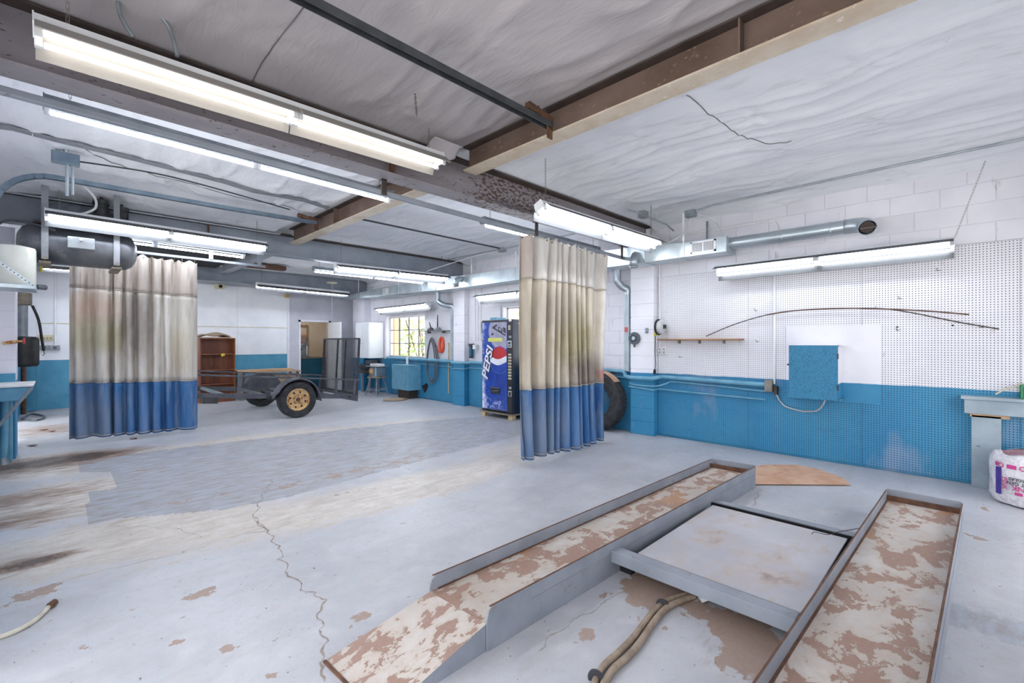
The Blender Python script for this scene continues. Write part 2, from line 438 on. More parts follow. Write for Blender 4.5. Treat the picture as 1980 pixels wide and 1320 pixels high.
M['cv_topg'] = cloth('curtain_dirty_white', '#bfb6ae', '#a99e95', '#81746a')

t = NT('osb_blue'); v = t.obj()
n1 = t.noise(t.scale(v, (1,1,1.6)), 22, 6, .65, 1.5)
c = t.mix(t.mapr(n1, .35, .65), lin('#3087ae'), lin('#2a7ca3'))
c = t.mix(t.mapr(t.noise(t.scale(v, (1,1.5,1)), 30, 5, .7, 2), .53, .6), c, lin('#1f5f80'))
c = t.mix(t.mapr(t.noise(t.scale(v, (1,2.2,1)), 45, 5, .7, 2.5), .56, .62), c, lin('#174a63'))
t.bump(n1, .3, .004); M['osb'] = t.fin(c, .5)

t = NT('drink_front'); v = t.obj(); x, y, z = t.sep(v)
n1 = t.noise(v, 4, 5, .6, 1.0); n2 = t.noise(v, 8, 8, .68, 1.2)
c = t.mix(t.mapr(n1, .35, .65), lin('#173893'), lin('#234eae'))
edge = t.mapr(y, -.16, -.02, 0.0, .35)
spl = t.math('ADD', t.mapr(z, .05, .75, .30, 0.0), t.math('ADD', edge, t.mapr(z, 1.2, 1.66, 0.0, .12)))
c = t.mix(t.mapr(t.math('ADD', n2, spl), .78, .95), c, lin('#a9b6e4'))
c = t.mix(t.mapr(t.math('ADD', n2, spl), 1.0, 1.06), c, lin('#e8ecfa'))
M['drink'] = t.fin(c, .25)
M['navy'] = plain('machine_navy', '#171f30', '#1d2b3a', sc=5, rough=0.3, c3='#2c4a52', sc3=6, lo3=.6, hi3=.8)
M['logo_red'] = plain('logo_red', '#c4202e', '#b01826', sc=8, rough=0.3)
M['logo_white'] = plain('logo_white', '#eceff6', '#dfe3ee', rough=0.3)
M['logo_blue'] = plain('logo_blue', '#173a9c', '#1d46ad', rough=0.3)
M['logo_sky'] = plain('logo_sky', '#3f78d6', '#2f66c6', rough=0.3)
M['can_grey'] = plain('can_grey', '#a3a2ba', '#8d8ca8', sc=9, rough=0.3)
M['note_yellow'] = plain('note_yellow', '#dfe07a', '#d2d268', rough=0.7)
M['button'] = plain('button_tan', '#c2bba6', '#b0a994', rough=0.4)
t = NT('window_glass'); t.b.inputs['Roughness'].default_value = .02
t.b.inputs['Transmission Weight'].default_value = 1.0; t.b.inputs['IOR'].default_value = 1.02
M['glass'] = t.m
t = NT('thin_wrap'); v = t.obj(); nn = t.noise(v, 14, 6, .6, 1.2)
c = t.mix(t.mapr(nn, .45, .6), lin('#e9e6ea'), lin('#cfcad2')); t.bump(nn, .8, .02)
M['wrap'] = t.fin(c, .2)
M['print_magenta'] = plain('print_magenta', '#c9428a', '#b83a7d', rough=0.5)
M['print_purple'] = plain('print_purple', '#4b3796', '#42308a', rough=0.5)
M['print_black'] = plain('print_black', '#3a3a40', '#2e2e33', rough=0.5)
M['batt_pink'] = plain('batt_pink', '#a8848e', '#94707a', sc=14, rough=0.9, bump=.2)
M['leaf'] = plain('leaf', '#9db878', '#c4d39a', sc=3, rough=0.6)
M['bounce_yard'] = plain('yard_bounce_pale', '#c4c2bd', '#cfcdc9', sc=3, rough=0.9)
M['brick_out'] = plain('tan_render', '#d8bf9c', '#cdb28d', sc=3, rough=0.8)

# ------------------------------------------------------------------ main dimensions (metres, camera at the origin)
XW, XL, YB, YF = 6.59, -0.52, 13.6, -1.35
BEAM_Y = (-0.99, 3.58, 8.15, 12.72)

# ------------------------------------------------------------------ floor
def attr_floor(X, Y):
    bare = np.zeros_like(X); dirt = np.zeros_like(X); newp = np.zeros_like(X); tan = np.zeros_like(X)
    def blob(A, px, py, rx, ry, amp, ang=0.0):
        c = onZ(px, py); dx = X - c.x; dy = Y - c.y; ca, sa = math.cos(ang), math.sin(ang)
        u = (dx * ca + dy * sa) / rx; v = (-dx * sa + dy * ca) / ry
        A += amp * np.exp(-(u * u + v * v))
    for q in ((380,1150,.13,.09,.8),(440,1256,.07,.05,.9),(690,1196,.09,.06,.7),(345,1240,.05,.04,.7),(700,1240,.12,.1,.6),
              (60,1150,.22,.1,.8),(520,1310,.12,.08,.7),(1130,1225,.12,.06,.8),(1250,1150,.2,.1,.9),(1320,1130,.3,.14,.9),(1440,1230,.3,.12,.85),
              (1480,1300,.15,.1,.7),(1235,1120,.15,.1,.9),(1290,1150,.15,.1,.9),(1380,1190,.15,.1,.9),(1460,1245,.15,.1,.9),(1500,1265,.12,.1,.9),(1170,1150,.1,.06,.6),(1290,1215,.12,.06,.6),(905,1165,.1,.06,.5),(560,1215,.06,.05,.6),(455,1150,.07,.05,.6),(250,1180,.05,.04,.7),(170,1250,.06,.05,.6),(780,1010,.12,.04,.5),(660,955,.2,.05,.6),(300,1115,.05,.03,.6),(1900,980,.2,.1,.4),(1760,1080,.1,.1,.4),(1660,1000,.2,.1,.3),(620,925,.9,.18,.55),(830,880,1.0,.25,.5),(360,968,.5,.1,.5),
              (1090,880,.3,.3,.2),(300,905,.6,.12,.55),(1900,1040,.12,.25,.5)):
        blob(bare, *q)
    for q in ((30,1095,.25,.16,1.15),(110,1075,.2,.08,.7),(60,960,.6,.4,.95),(180,880,.8,.35,.95),(60,900,.7,.6,1.05),(20,1010,.6,.3,.9),(240,1000,.35,.3,.35),
              (100,830,.7,.9,.9),(80,805,.8,.8,.6),(620,830,.6,.4,.18),(740,905,1.2,.3,.3),(1280,1140,.35,.2,.5),(1420,1235,.35,.15,.5),(470,790,.6,.6,.3)):
        blob(dirt, *q)
    for q in ((450,855,1.6,.5,1.0),(150,960,.9,.6,1.7),(60,900,.8,.7,1.4),(120,1060,.8,.4,1.1),(620,985,1.6,.45,.8),(850,930,1.2,.4,.8),(980,870,.7,.5,.6),(760,820,2.0,.4,.7),(250,890,.8,.3,.6),
              (700,1160,.6,.4,.25),(330,1010,.8,.3,.6)):
        blob(tan, *q)
    def poly(A, pts):
        P = [onZ(*q) for q in pts]; inside = np.zeros(X.shape, bool); j = len(P) - 1
        for i in range(len(P)):
            xi, yi, xj, yj = P[i].x, P[i].y, P[j].x, P[j].y
            c = ((yi > Y) != (yj > Y)) & (X < (xj - xi) * (Y - yi) / (yj - yi + 1e-12) + xi)
            inside ^= c; j = i
        A[inside] = 1.0
    poly(newp, ((212,882),(480,850),(800,815),(1005,800),(1010,840),(760,905),(560,960),(430,985),(225,1002),(168,1015),(170,950),(222,945)))
    poly(newp, ((150,895),(215,884),(224,905),(210,912),(150,912)))
    blob(newp, 1480, 965, .5, .5, .25); blob(newp, 1900, 1200, .4, 1.2, .58); blob(newp, 1120, 930, .5, .5, .3)
    return dict(bare=bare, dirt=dirt, newp=newp, tan=tan)

def sheet(name, x0, x1, y0, y1, step, zfn, m):
    nx = int(round((x1 - x0) / step)); ny = int(round((y1 - y0) / step))
    xs = np.linspace(x0, x1, nx + 1); ys = np.linspace(y0, y1, ny + 1)
    X, Y = np.meshgrid(xs, ys)
    Z = zfn(X, Y)
    co = np.stack([X, Y, Z], -1).reshape(-1, 3)
    i = np.arange(nx); j = np.arange(ny)
    I, J = np.meshgrid(i, j); k = (J * (nx + 1) + I).ravel()
    F = np.stack([k, k + 1, k + nx + 2, k + nx + 1], -1)
    me = bpy.data.meshes.new(name)
    me.vertices.add(len(co)); me.vertices.foreach_set('co', co.ravel())
    me.loops.add(F.size); me.loops.foreach_set('vertex_index', F.ravel())
    me.polygons.add(len(F)); me.polygons.foreach_set('loop_start', np.arange(len(F)) * 4)
    me.polygons.foreach_set('use_smooth', np.ones(len(F), bool))
    me.update(calc_edges=True); me.validate()
    me.materials.append(m)
    o = bpy.data.objects.new(name, me); COL.objects.link(o)
    return o, X, Y

fl, FX, FY = sheet('floor', -0.75, 6.6, -1.4, 13.62, 0.035, lambda X, Y: np.zeros_like(X), M['floor'])
for k, A in attr_floor(FX, FY).items():
    at = fl.data.attributes.new(k, 'FLOAT', 'POINT'); at.data.foreach_set('value', A.ravel().astype(np.float32))
struct(fl)

M['crack'] = plain('crack_dirt', '#a1958d', '#8a7d74', sc=20, rough=.9)
def crack(pts, wid, jit=.02, seed=1):
    rr = random.Random(seed); P = [onZ(*q) for q in pts]; Q = []
    for a, b in zip(P, P[1:]):
        n = max(3, int((b - a).length / .022)); d = (b - a).normalized(); s = Vector((-d.y, d.x, 0))
        for i in range(n):
            Q.append(a.lerp(b, i / n) + s * (rr.uniform(-jit, jit) * .3 + jit * .6 * math.sin(i * .55 + seed * 2 + a.x * 9)))
    Q.append(P[-1]); mb = MB(); L = []; Rr = []
    for i, q in enumerate(Q):
        d = (Q[min(i+1, len(Q)-1)] - Q[max(i-1, 0)]).normalized(); s = Vector((-d.y, d.x, 0))
        ww = wid * rr.uniform(.25, 1.0) * (1 if 0 < i < len(Q)-1 else .2)
        L.append(q + s * ww / 2 + Vector((0,0,.0014))); Rr.append(q - s * ww / 2 + Vector((0,0,.0014)))
    n = len(Q)
    mb.add(L + Rr, [(i, i+1, n+i+1, n+i) for i in range(n - 1)])
    mb.build('crack', M['crack'], fl)
crack([(528,925),(505,965),(490,1000),(518,1030),(540,1060),(543,1080),(560,1110),(588,1138),(610,1150),(630,1165),(618,1185),(625,1215),(632,1245),(628,1275),(627,1318)], .013, .026, 1)
crack([(490,1000),(515,1025),(440,1040)], .007, .02, 2)
crack([(100,1130),(190,1105),(300,1080),(400,1055)], .005, .015, 3)
crack([(180,1018),(260,1018),(340,1022),(395,1040)], .006, .02, 4)
crack([(740,910),(820,942),(880,965)], .005, .02, 5)
crack([(1120,905),(1200,930),(1270,945)], .005, .02, 6)
crack([(1470,945),(1462,965),(1455,978)], .008, .02, 7)
crack([(1230,1130),(1180,1160),(1060,1230),(1040,1260)], .006, .02, 8)
crack([(1860,900),(1900,905),(1950,925)], .006, .02, 9)

# ------------------------------------------------------------------ ceiling: sagging insulation facing
def pins():
    P = []
    r = np.random.default_rng(5)
    for y0 in (-.99, 3.58, 8.15):
        for iy in range(5):
            for ix in range(7):
                P.append((XL + .5 + ix * 1.02 + r.uniform(-.2, .2), y0 + .45 + iy * .92 + r.uniform(-.2, .2), r.integers(5, 11), r.uniform(0, 6.28), r.uniform(.5, 1.3)))
    return P
PINS = pins()
def ceil_z(X, Y):
    d = np.min(np.stack([np.abs(Y - b) for b in BEAM_Y]), 0)
    z = 3.25 + .105 * (1 - np.exp(-np.maximum(d - .1, 0) / .28))
    z = z - .13 * np.exp(-(XW - X) / .22) - .08 * np.exp(-(X - XL) / .3)
    amp = np.clip((d - .08) / .3, 0, 1)
    z = z + amp * (.07 * (vnoise(X * 1.3 + 3, Y * 1.1, 1) - .6) + .03 * (vnoise(X * 3.7, Y * 2.4, 2) - .5))
    u = X + .25 * (vnoise(X * 1.2, Y * 1.2, 7) - .5); v = Y + .25 * (vnoise(X * 1.1 + 9, Y * 1.3, 8) - .5)
    w1 = 1 - np.abs(2 * vnoise(u * 5.5, v * 1.1, 3) - 1); w2 = 1 - np.abs(2 * vnoise(u * 11 + v * 2, v * 2.0, 4) - 1)
    z = z - amp * (.024 * w1 ** 3 + .007 * w2 ** 2)
    for (px, py, n, ph, s) in PINS:
        dx = X - px; dy = Y - py; r2 = dx * dx + dy * dy; m = r2 < .8
        if not m.any(): continue
        r = np.sqrt(r2[m]); th = np.arctan2(dy[m], dx[m])
        z[m] += amp[m] * s * (.012 * np.exp(-r / .16) + .009 * np.cos(n * th + ph + 2 * r) * np.exp(-r / .28) * np.minimum(r / .05, 1))
    cb = np.abs(X - 2.86)
    lo = np.where(cb < .13, 3.345, np.where(cb < .3, 3.345 - (cb - .13) * .35, 3.15))
    z = np.maximum(z, lo)
    return np.maximum(z, np.where(d < .14, 3.243, 3.1))
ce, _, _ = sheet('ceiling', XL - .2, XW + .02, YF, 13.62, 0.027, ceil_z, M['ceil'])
struct(ce)
mb = MB()
def strapz(x, y): return float(ceil_z(np.array([[x]]), np.array([[y]]))[0, 0])
pts = [(-.6 + i * .33, 5.75 + i * .06) for i in range(11)]
for (xa, ya), (xb, yb) in zip(pts, pts[1:]):
    za, zb = strapz(xa, ya) - .02, strapz(xb, yb) - .02
    mb.add([(xa, ya-.05, za), (xb, yb-.05, zb), (xb, yb+.05, zb), (xa, ya+.05, za)], [(0,1,2,3)])
mb.build('seam_strap', M['strap_grey'], ce, solid=.006)
def seam(pts, r=.0035):
    q = []
    for p in spline(pts, 8):
        q.append(Vector((p.x, p.y, strapz(p.x, p.y) - .004)))
    MB().tube(q, r, 5).build('seam', M['strap_dark'], ce)
def C(px, py, z=3.3):
    p = onZ(px, py, z); return (p.x, p.y, z)
seam([C(604,0),C(520,100),C(482,150)])
seam([C(1328,185),C(1385,238),C(1440,275),C(1480,285),C(1530,280)])
seam([C(130,275),C(250,325),C(400,365),C(580,412)], .004)

fc = Vector(C(868, 275, 3.24)); fm = MB()
fm.grid(lambda u, v: (fc.x - .16 + .3*u, fc.y - .02 + .16*v*(1 - .3*u), 3.235 - .07*v*v - .03*math.sin(PI*u)*v + .02*math.sin(6*u)*v), 10, 6)
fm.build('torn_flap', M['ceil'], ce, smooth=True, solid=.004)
# roof deck above, closes the room; overhang added to keep sun off the windows
struct(MB().box(XL-.3, YF-.2, 3.55, XW+1.4, 16.3, 3.7).build('roof_slab', M['dark_void']))

# ------------------------------------------------------------------ walls
wr = MB()
def wall_boxes(mb, holes, y0, y1, z0, z1, x0, x1):
    ys = y0
    for (a, b, c, d) in sorted(holes):
        mb.box(x0, ys, z0, x1, a, z1); mb.box(x0, a, z0, x1, b, c); mb.box(x0, a, d, x1, b, z1); ys = b
    mb.box(x0, ys, z0, x1, y1, z1)
WIN = [(4.95, 6.85, 1.03, 2.16), (9.72, 11.62, 1.03, 2.13)]
wall_boxes(wr, WIN, YF, YB + .2, -.02, 3.55, XW, XW + .2)
wall_right = struct(wr.build('wall_right', M['cmu']))

def block_mesh(L, H, D=.008, ch=.003):
    mb = MB(); y, z = L / 2 - .0025, H / 2 - .0025
    b = [(0,-y,-z),(0,y,-z),(0,y,z),(0,-y,z)]
    f = [(-D,-y+ch,-z+ch),(-D,y-ch,-z+ch),(-D,y-ch,z-ch),(-D,-y+ch,z-ch)]
    mb.add(b + f, [(4,5,6,7),(0,1,5,4),(1,2,6,5),(2,3,7,6),(3,0,4,7)])
    return mb
CH = .2032; BL = .4064
cache = {}
nblock = 0
def put_block(parent, xw, yc, zc, L):
    global nblock
    key = round(L, 3)
    if key not in cache:
        cache[key] = block_mesh(L, CH).build('block', M['cmu'], parent, local=True)
        o = cache[key]
    else:
        o = inst(cache[key], 'block', parent, (0,0,0))
    o.parent = parent; o.location = (xw, yc, zc); nblock += 1
def courses(y0, y1, c0, c1, skip=()):
    for c in range(c0, c1):
        z = (c + .5) * CH
        off = 0 if c % 2 else BL / 2
        k = math.floor((y0 - off) / BL)
        y = off + k * BL
        while y < y1 - .02:
            a, b = max(y, y0), min(y + BL, y1)
            y += BL
            if b - a < .06: continue
            parts = [(a, b)]
            for (s0, s1, q0, q1) in skip:
                if q0 < z < q1:
                    nw = []
                    for (u, v) in parts:
                        if v <= s0 or u >= s1: nw.append((u, v)); continue
                        if u < s0: nw.append((u, s0))
                        if v > s1: nw.append((s1, v))
                    parts = nw
            for (u, v) in parts:
                if v - u > .06: put_block(wall_right, XW, (u + v) / 2, z, v - u)
courses(-1.0, 3.38, 12, 16)
courses(3.78, 7.95, 5, 16, skip=[(4.9, 6.9, 1.0, 2.2), (6.9, 7.95, .9, 2.2)])
courses(8.35, 12.5, 11, 16)
courses(11.65, 12.5, 5, 11)

# pegboard sheets, 8 ft high, on battens
def sheet_peg(y0, y1, z0, z1, x=6.565, m='peg'):
    return MB().box(x, y0 + .0015, z0, x + .006, y1 - .0015, z1).build('pegboard_panel' if m == 'peg' else 'hardboard_panel', M[m], wall_right)
for a, b in ((-1.3,-.36),(-.36,.86),(.86,2.08),(2.08,3.375)):
    sheet_peg(a, b, .03, 2.438)
for a, b in ((3.785,5.0),(5.0,6.22),(6.22,7.94)):
    sheet_peg(a, b, .03, .99)
sheet_peg(6.9, 7.94, .99, 2.2)
for a, b in ((8.36,9.7),(9.7,11.0),(11.0,12.5)):
    sheet_peg(a, b, .03, .99)
sheet_peg(8.36, 9.66, .99, 2.2)
sheet_peg(.68, 1.63, .735, 1.64, 6.556, 'hardboard')
MB().box(6.555,.9,.735,6.559,1.04,1.64).build('trim_strip', M['hardboard'], wall_right)

# pilasters of single blocks
def pilaster(x0, x1, yc, wy, z1=3.22, name='pilaster'):
    core = struct(MB().box(x0 + .006, yc - wy/2 + .006, 0, x1, yc + wy/2 - .006, z1).build(name, M['cmu']))
    n = int(z1 / CH)
    first = None
    for c in range(n):
        if first is None:
            b = MB(); e = .004
            b.box(x0, yc - wy/2, c*CH + e, x1 - .002, yc + wy/2, (c+1)*CH - e)
            first = b.build('block', M['cmu'], core, bevel=.006)
        else:
            o = inst(first, 'block', core, (0, 0, c * CH))
            bm_ = o.modifiers.new('bevel', 'BEVEL'); bm_.width = .006; bm_.segments = 2
    return core
pilaster(6.44, 6.60, 3.58, .40, 2.85)
pilaster(6.44, 6.60, 8.15, .40, 2.85)
pilaster(6.36, 6.60, 12.85, .70, 2.85)
pilaster(XL, -.36, 8.5, .40, 2.85)

# left wall: unseen openings to the yard, added to let fill light in
wl = MB()
wall_boxes(wl, [(-1.3, 2.95, -.01, 2.75), (4.4, 7.0, 1.3, 2.5), (9.65, 12.15, -.01, 2.7)], YF, YB + .2, -.02, 3.55, XL - .2, XL)
struct(wl.build('wall_left', M['cmu']))
# back wall: wall with doorway, its shade painted in as grey, white sheet panels in front at the left
DX0, DX1, DZ = 4.97, 5.78, 2.02
wb = MB()
wb.box(XL - .2, YB, -.02, DX0, YB + .12, 3.55); wb.box(DX1, YB, -.02, XW + .2, YB + .12, 3.55); wb.box(DX0, YB, DZ, DX1, YB + .12, 3.55)
wall_back = struct(wb.build('wall_back', M['wall_shade']))
M['panel_two'] = two_tone('panel_two_tone')
def bpanel(x0, x1, z0, z1):
    return MB().box(x0 + .002, YB - .016, z0 + .002, x1 - .002, YB, z1 - .002).build('panel', M['panel_white'], wall_back)
xs = (-.3, .92, 2.14, 3.36, 4.60)
for i in range(4):
    bpanel(xs[i], xs[i+1], 1.82 + .0, 2.9)
    bpanel(xs[i], xs[i+1], 1.06 if i < 2 else 1.10, 1.82)
    MB().box(xs[i] + .002, YB - .014, .03, xs[i+1] - .002, YB, 1.06 if i < 2 else 1.10).build('panel', M['blue_wall'], wall_back)
MB().box(-.3, YB - .022, 1.825, 4.6, YB - .014, 1.84).build('batten', M['ivory'], wall_back)
MB().box(XL, YB - .03, .02, -.3, YB, 1.02).build('panel', M['blue_wall'], wall_back)
MB().box(XL, YB - .03, 1.02, -.3, YB, 2.9).build('panel', M['panel_white'], wall_back)
struct(MB().box(4.6, YB - .03, 0.0, 4.66, YB + .01, 2.86).build('trim_1', M['white_paint']))
struct(MB().box(DX0 - .06, YB - .025, 0, DX0, YB, DZ + .05).box(DX1, YB - .025, 0, DX1 + .06, YB, DZ + .05).box(DX0 - .06, YB - .025, DZ, DX1 + .06, YB, DZ + .06).build('trim_2', M['white_paint']))

# near wall behind the camera, its unseen opening added for fill light
struct(MB().box(XL - .2, YF - .15, -.02, 3.3, YF, 3.55).box(5.9, YF - .15, -.02, XW + .2, YF, 3.55).box(3.3, YF - .15, 2.1, 5.9, YF, 3.55).build('wall_front', M['white_paint']))

# outside: pale ground added to bounce sunlight indoors
struct(MB().box(-30, -30, -.25, 40, 40, -.06).build('ground_outside', M['bounce_yard']))

# windows
def window(n, y0, y1, z0, z1, cols, rows, deep=.12):
    fr = MB(); x = XW + deep
    fr.box(x, y0, z0, x + .05, y0 + .03, z1).box(x, y1 - .03, z0, x + .05, y1, z1).box(x, y0, z0, x + .05, y1, z0 + .03).box(x, y0, z1 - .03, x + .05, y1, z1)
    f = struct(fr.build('window_%d' % n, M['white_paint']))
    mt = plain('sash_steel_%d' % n, '#6f7074', '#5d5e62', rough=.5) if n == 1 else M['sash']
    M['sash'] = mt
    for i in range(1, cols):
        yy = y0 + (y1 - y0) * i / cols
        wd = .018 if i != cols // 2 + 1 else .03
        MB().box(x + .008, yy - wd/2, z0 + .02, x + .035, yy + wd/2, z1 - .02).build('muntin', mt, f)
    for j in range(1, rows):
        zz = z0 + (z1 - z0) * j / rows
        MB().box(x + .005, y0 + .02, zz - .01, x + .038, y1 - .02, zz + .01).build('muntin', mt, f)
    for i in range(cols):
        for j in range(rows):
            a, b = y0 + (y1-y0)*i/cols + .01, y0 + (y1-y0)*(i+1)/cols - .01
            c, d = z0 + (z1-z0)*j/rows + .01, z0 + (z1-z0)*(j+1)/rows - .01
            MB().add([(x+.022,a,c),(x+.022,b,c),(x+.022,b,d),(x+.022,a,d)], [(0,1,2,3)]).build('pane', M['glass'], f)
    MB().box(XW - .03, y0 - .04, z0 - .05, XW + deep, y1 + .04, z0).build('sill', M['white_paint'], f)
    return f
window(1, 9.72, 11.62, 1.03, 2.13, 4, 3)
window(2, 4.95, 6.85, 1.03, 2.16, 4, 3)

# greenery and a pale wall outside the windows
def bush(name, c, r, n, label, h):
    mb = MB(); rr = random.Random(int(c[0] * 10 + c[1]))
    for i in range(n):
        a = rr.uniform(0, 2*PI); e = rr.uniform(-.4, 1.4); q = r * rr.uniform(.55, 1)
        p = Vector((c[0] + q*math.cos(a)*math.cos(e), c[1] + q*math.sin(a)*math.cos(e), c[2] + h * rr.uniform(-.5, .5)))
        u = Vector((rr.uniform(-1,1), rr.uniform(-1,1), rr.uniform(-1,1))).normalized(); v = u.orthogonal().normalized(); s = rr.uniform(.06, .12)
        mb.add([p - u*s, p + v*s*.5, p + u*s, p - v*s*.5], [(0,1,2,3)])
    o = thing(name, label, 'shrub', (c[0], c[1], -.06))
    mb.build('foliage', M['leaf'], o, kind='stuff')
    st = MB()
    for k in range(5):
        a = k * 1.26; st.tube([(c[0], c[1], -.06), (c[0]+.3*r*math.cos(a), c[1]+.3*r*math.sin(a), c[2]*.6), (c[0]+.7*r*math.cos(a), c[1]+.7*r*math.sin(a), c[2]+.3*h)], .02, 5)
    st.build('stem', M['rust_steel'], o)
bush('shrub', (9.3, 13.9, 1.5), 1.0, 900, 'pale leafy shrub outside the far paned window, at its centre', 2.4)
bush('shrub', (9.6, 16.2, 1.3), .9, 700, 'pale leafy shrub outside the far paned window, towards its far corner', 2.0)
bush('shrub', (9.2, 8.6, 1.6), .9, 600, 'pale leafy shrub outside the window behind the drinks machine', 2.4)
tag(MB().box(7.6, 13.0, -.06, 7.8, 13.6, 2.6).build('outside_pier', M['brick_out'], bevel=.02), 'tan masonry pier outside the far edge of the paned window', 'pier')

# ------------------------------------------------------------------ steel beams
def ibeam_x(yc, x0, x1, zb, zt, mw, mf, label, stiff=(), wid=.2, mtop=None):
    b = thing('steel_beam', label, 'beam', ((x0 + x1) / 2, yc, zb)); b['kind'] = 'structure'
    MB().box(x0, yc - .006, zb + .016, x1, yc + .006, zt - .016).build('web', mw, b)
    MB().box(x0, yc - wid/2, zb, x1, yc + wid/2, zb + .016).build('bottom_flange', mf, b)
    MB().box(x0, yc - wid/2, zt - .016, x1, yc + wid/2, zt).build('top_flange', mtop or mw, b)
    for x in stiff:
        MB().box(x - .005, yc - wid/2 + .01, zb + .016, x + .005, yc + wid/2 - .01, zt - .016).build('stiffener', M['rust_steel'], b)
    return b
ibeam_x(-.99, XL, 6.56, 2.88, 3.235, M['steel_main'], M['steel_main'], 'brown steel beam across the room behind the viewpoint')
ibeam_x(3.58, XL, 6.56, 2.88, 3.235, M['steel_main'], M['steel_main'], 'rust-mottled brown main beam above the stained curtain by the wall', stiff=(2.06,), mtop=M['steel_dark'])
ibeam_x(8.15, XL, 6.56, 2.88, 3.235, M['steel_grey'], M['steel_grey'], 'blue-grey painted main beam above the hanging compressor tank', stiff=(1.62,), mtop=M['steel_dark'])
ibeam_x(12.72, XL, 6.56, 2.88, 3.235, M['steel_grey'], M['steel_grey'], 'blue-grey painted beam close to the white back wall')
def ibeam_y(xc, y0, y1, zb, zt, mw, mf, label, stiff=(), wid=.165):
    b = thing('steel_beam', label, 'beam', (xc, (y0 + y1) / 2, zb)); b['kind'] = 'structure'
    MB().box(xc - .005, y0, zb + .013, xc + .005, y1, zt - .013).build('web', mw, b)
    MB().box(xc - wid/2, y0, zb, xc + wid/2, y1, zb + .013).build('bottom_flange', mf, b)
    MB().box(xc - wid/2, y0, zt - .013, xc + wid/2, y1, zt).build('top_flange', M['steel_dark'], b)
    for y in stiff:
        MB().box(xc - wid/2 + .005, y - .005, zb + .013, xc + wid/2 - .005, y + .005, zt - .013).build('stiffener', mw, b)
    return b
ibeam_y(2.872, -.9, 3.46, 3.105, 3.338, M['steel_brown'], M['steel_cream'], 'brown cross beam with cream underside overhead, nearest the viewpoint', stiff=(.935,))
ibeam_y(2.83, 3.70, 8.03, 3.09, 3.338, M['steel_brown'], M['steel_cream'], 'brown cross beam with pale underside in the middle bay', stiff=(6.3,))
ibeam_y(2.80, 8.27, 12.6, 3.06, 3.30, M['steel_grey'], M['steel_grey'], 'grey cross beam above the trailer in the far bay')

# ------------------------------------------------------------------ overhead tracks
def ctrack(name, pts, label, m, cat='track', end=None):
    o = thing(name, label, cat, pts[0])
    mb = MB()
    for a, b in zip(pts, pts[1:]):
        mb.bar(a, b, .055, .006, (0,0,1))
        s = (Vector(b) - Vector(a)).normalized().cross(Vector((0,0,1)))
        if s.length < .1: s = Vector((0, 1, 0))
        s.normalize()
        n = (Vector(b) - Vector(a)).normalized().cross(s).normalized()
        for q in (-1, 1):
            off = s * (.026 * q) + n * .022
            mb.bar(Vector(a) + off, Vector(b) + off, .005, .046, n)
    mb.build('rail', m, o)
    if end:
        e = Vector(end)
        MB().bar(e + Vector((-.28, 0, .03)), e, .05, .05).bar(e + Vector((-.02,0,.02)), e + Vector((-.02,0,-.14)), .01, .06).build('bracket', M['rust_steel'], o)
        for k in (-.2,-.12,): MB().cyl(e + Vector((k,-.025,.03)), e + Vector((k,-.045,.03)), .01, n=6).build('bolt', M['steel_dark'], o)
    return o
ctrack('door_track', [(-.5, 2.33, 3.17), (2.76, 2.33, 3.175)], 'dark steel door track overhead, bolted to the near cross beam', M['track_dark'], end=(2.77, 2.33, 3.19))
cv = [(-.47, 6.81, 2.2), (-.47, 6.81, 2.75)] + [tuple(p) for p in arc((-.02, 6.81, 2.75), .45, PI, PI/2, 9, (1,0,0), (0,0,1))] + [(1.4, 6.81, 3.205), (2.72, 6.81, 3.225)]
ctrack('door_track', cv, 'grey steel door track curving down beside the compressor', M['track_blue'], end=(2.73, 6.81, 3.24))
tr = thing('curtain_track', 'long grey curtain rail slung under the rust-mottled main beam', 'track', (2.5, 3.66, 2.77))
MB().bar((-.5, 3.66, 2.80), (6.25, 3.66, 2.70), .045, .045).build('rail', M['steel_grey'], tr, bevel=.008)
for x in (2.04, 4.05, 5.95):
    z = 2.80 - (x + .5) * .0148
    MB().box(x - .025, 3.63, z - .02, x + .025, 3.64, 2.885).box(x - .025, 3.63, 2.872, x + .025, 3.68, 2.88).build('hanger', M['steel_dark'], tr)
tr2 = thing('curtain_track', 'grey curtain rail above the dirty curtain near the compressor', 'track', (1.0, 8.75, 2.78))
MB().bar((-.3, 8.75, 2.79), (2.6, 8.75, 2.77), .04, .04).build('rail', M['steel_grey'], tr2, bevel=.006)
for x in (1.78, 2.5): MB().box(x - .03, 8.73, 2.78, x + .03, 8.74, 3.2).build('hanger', M['steel_grey'], tr2)

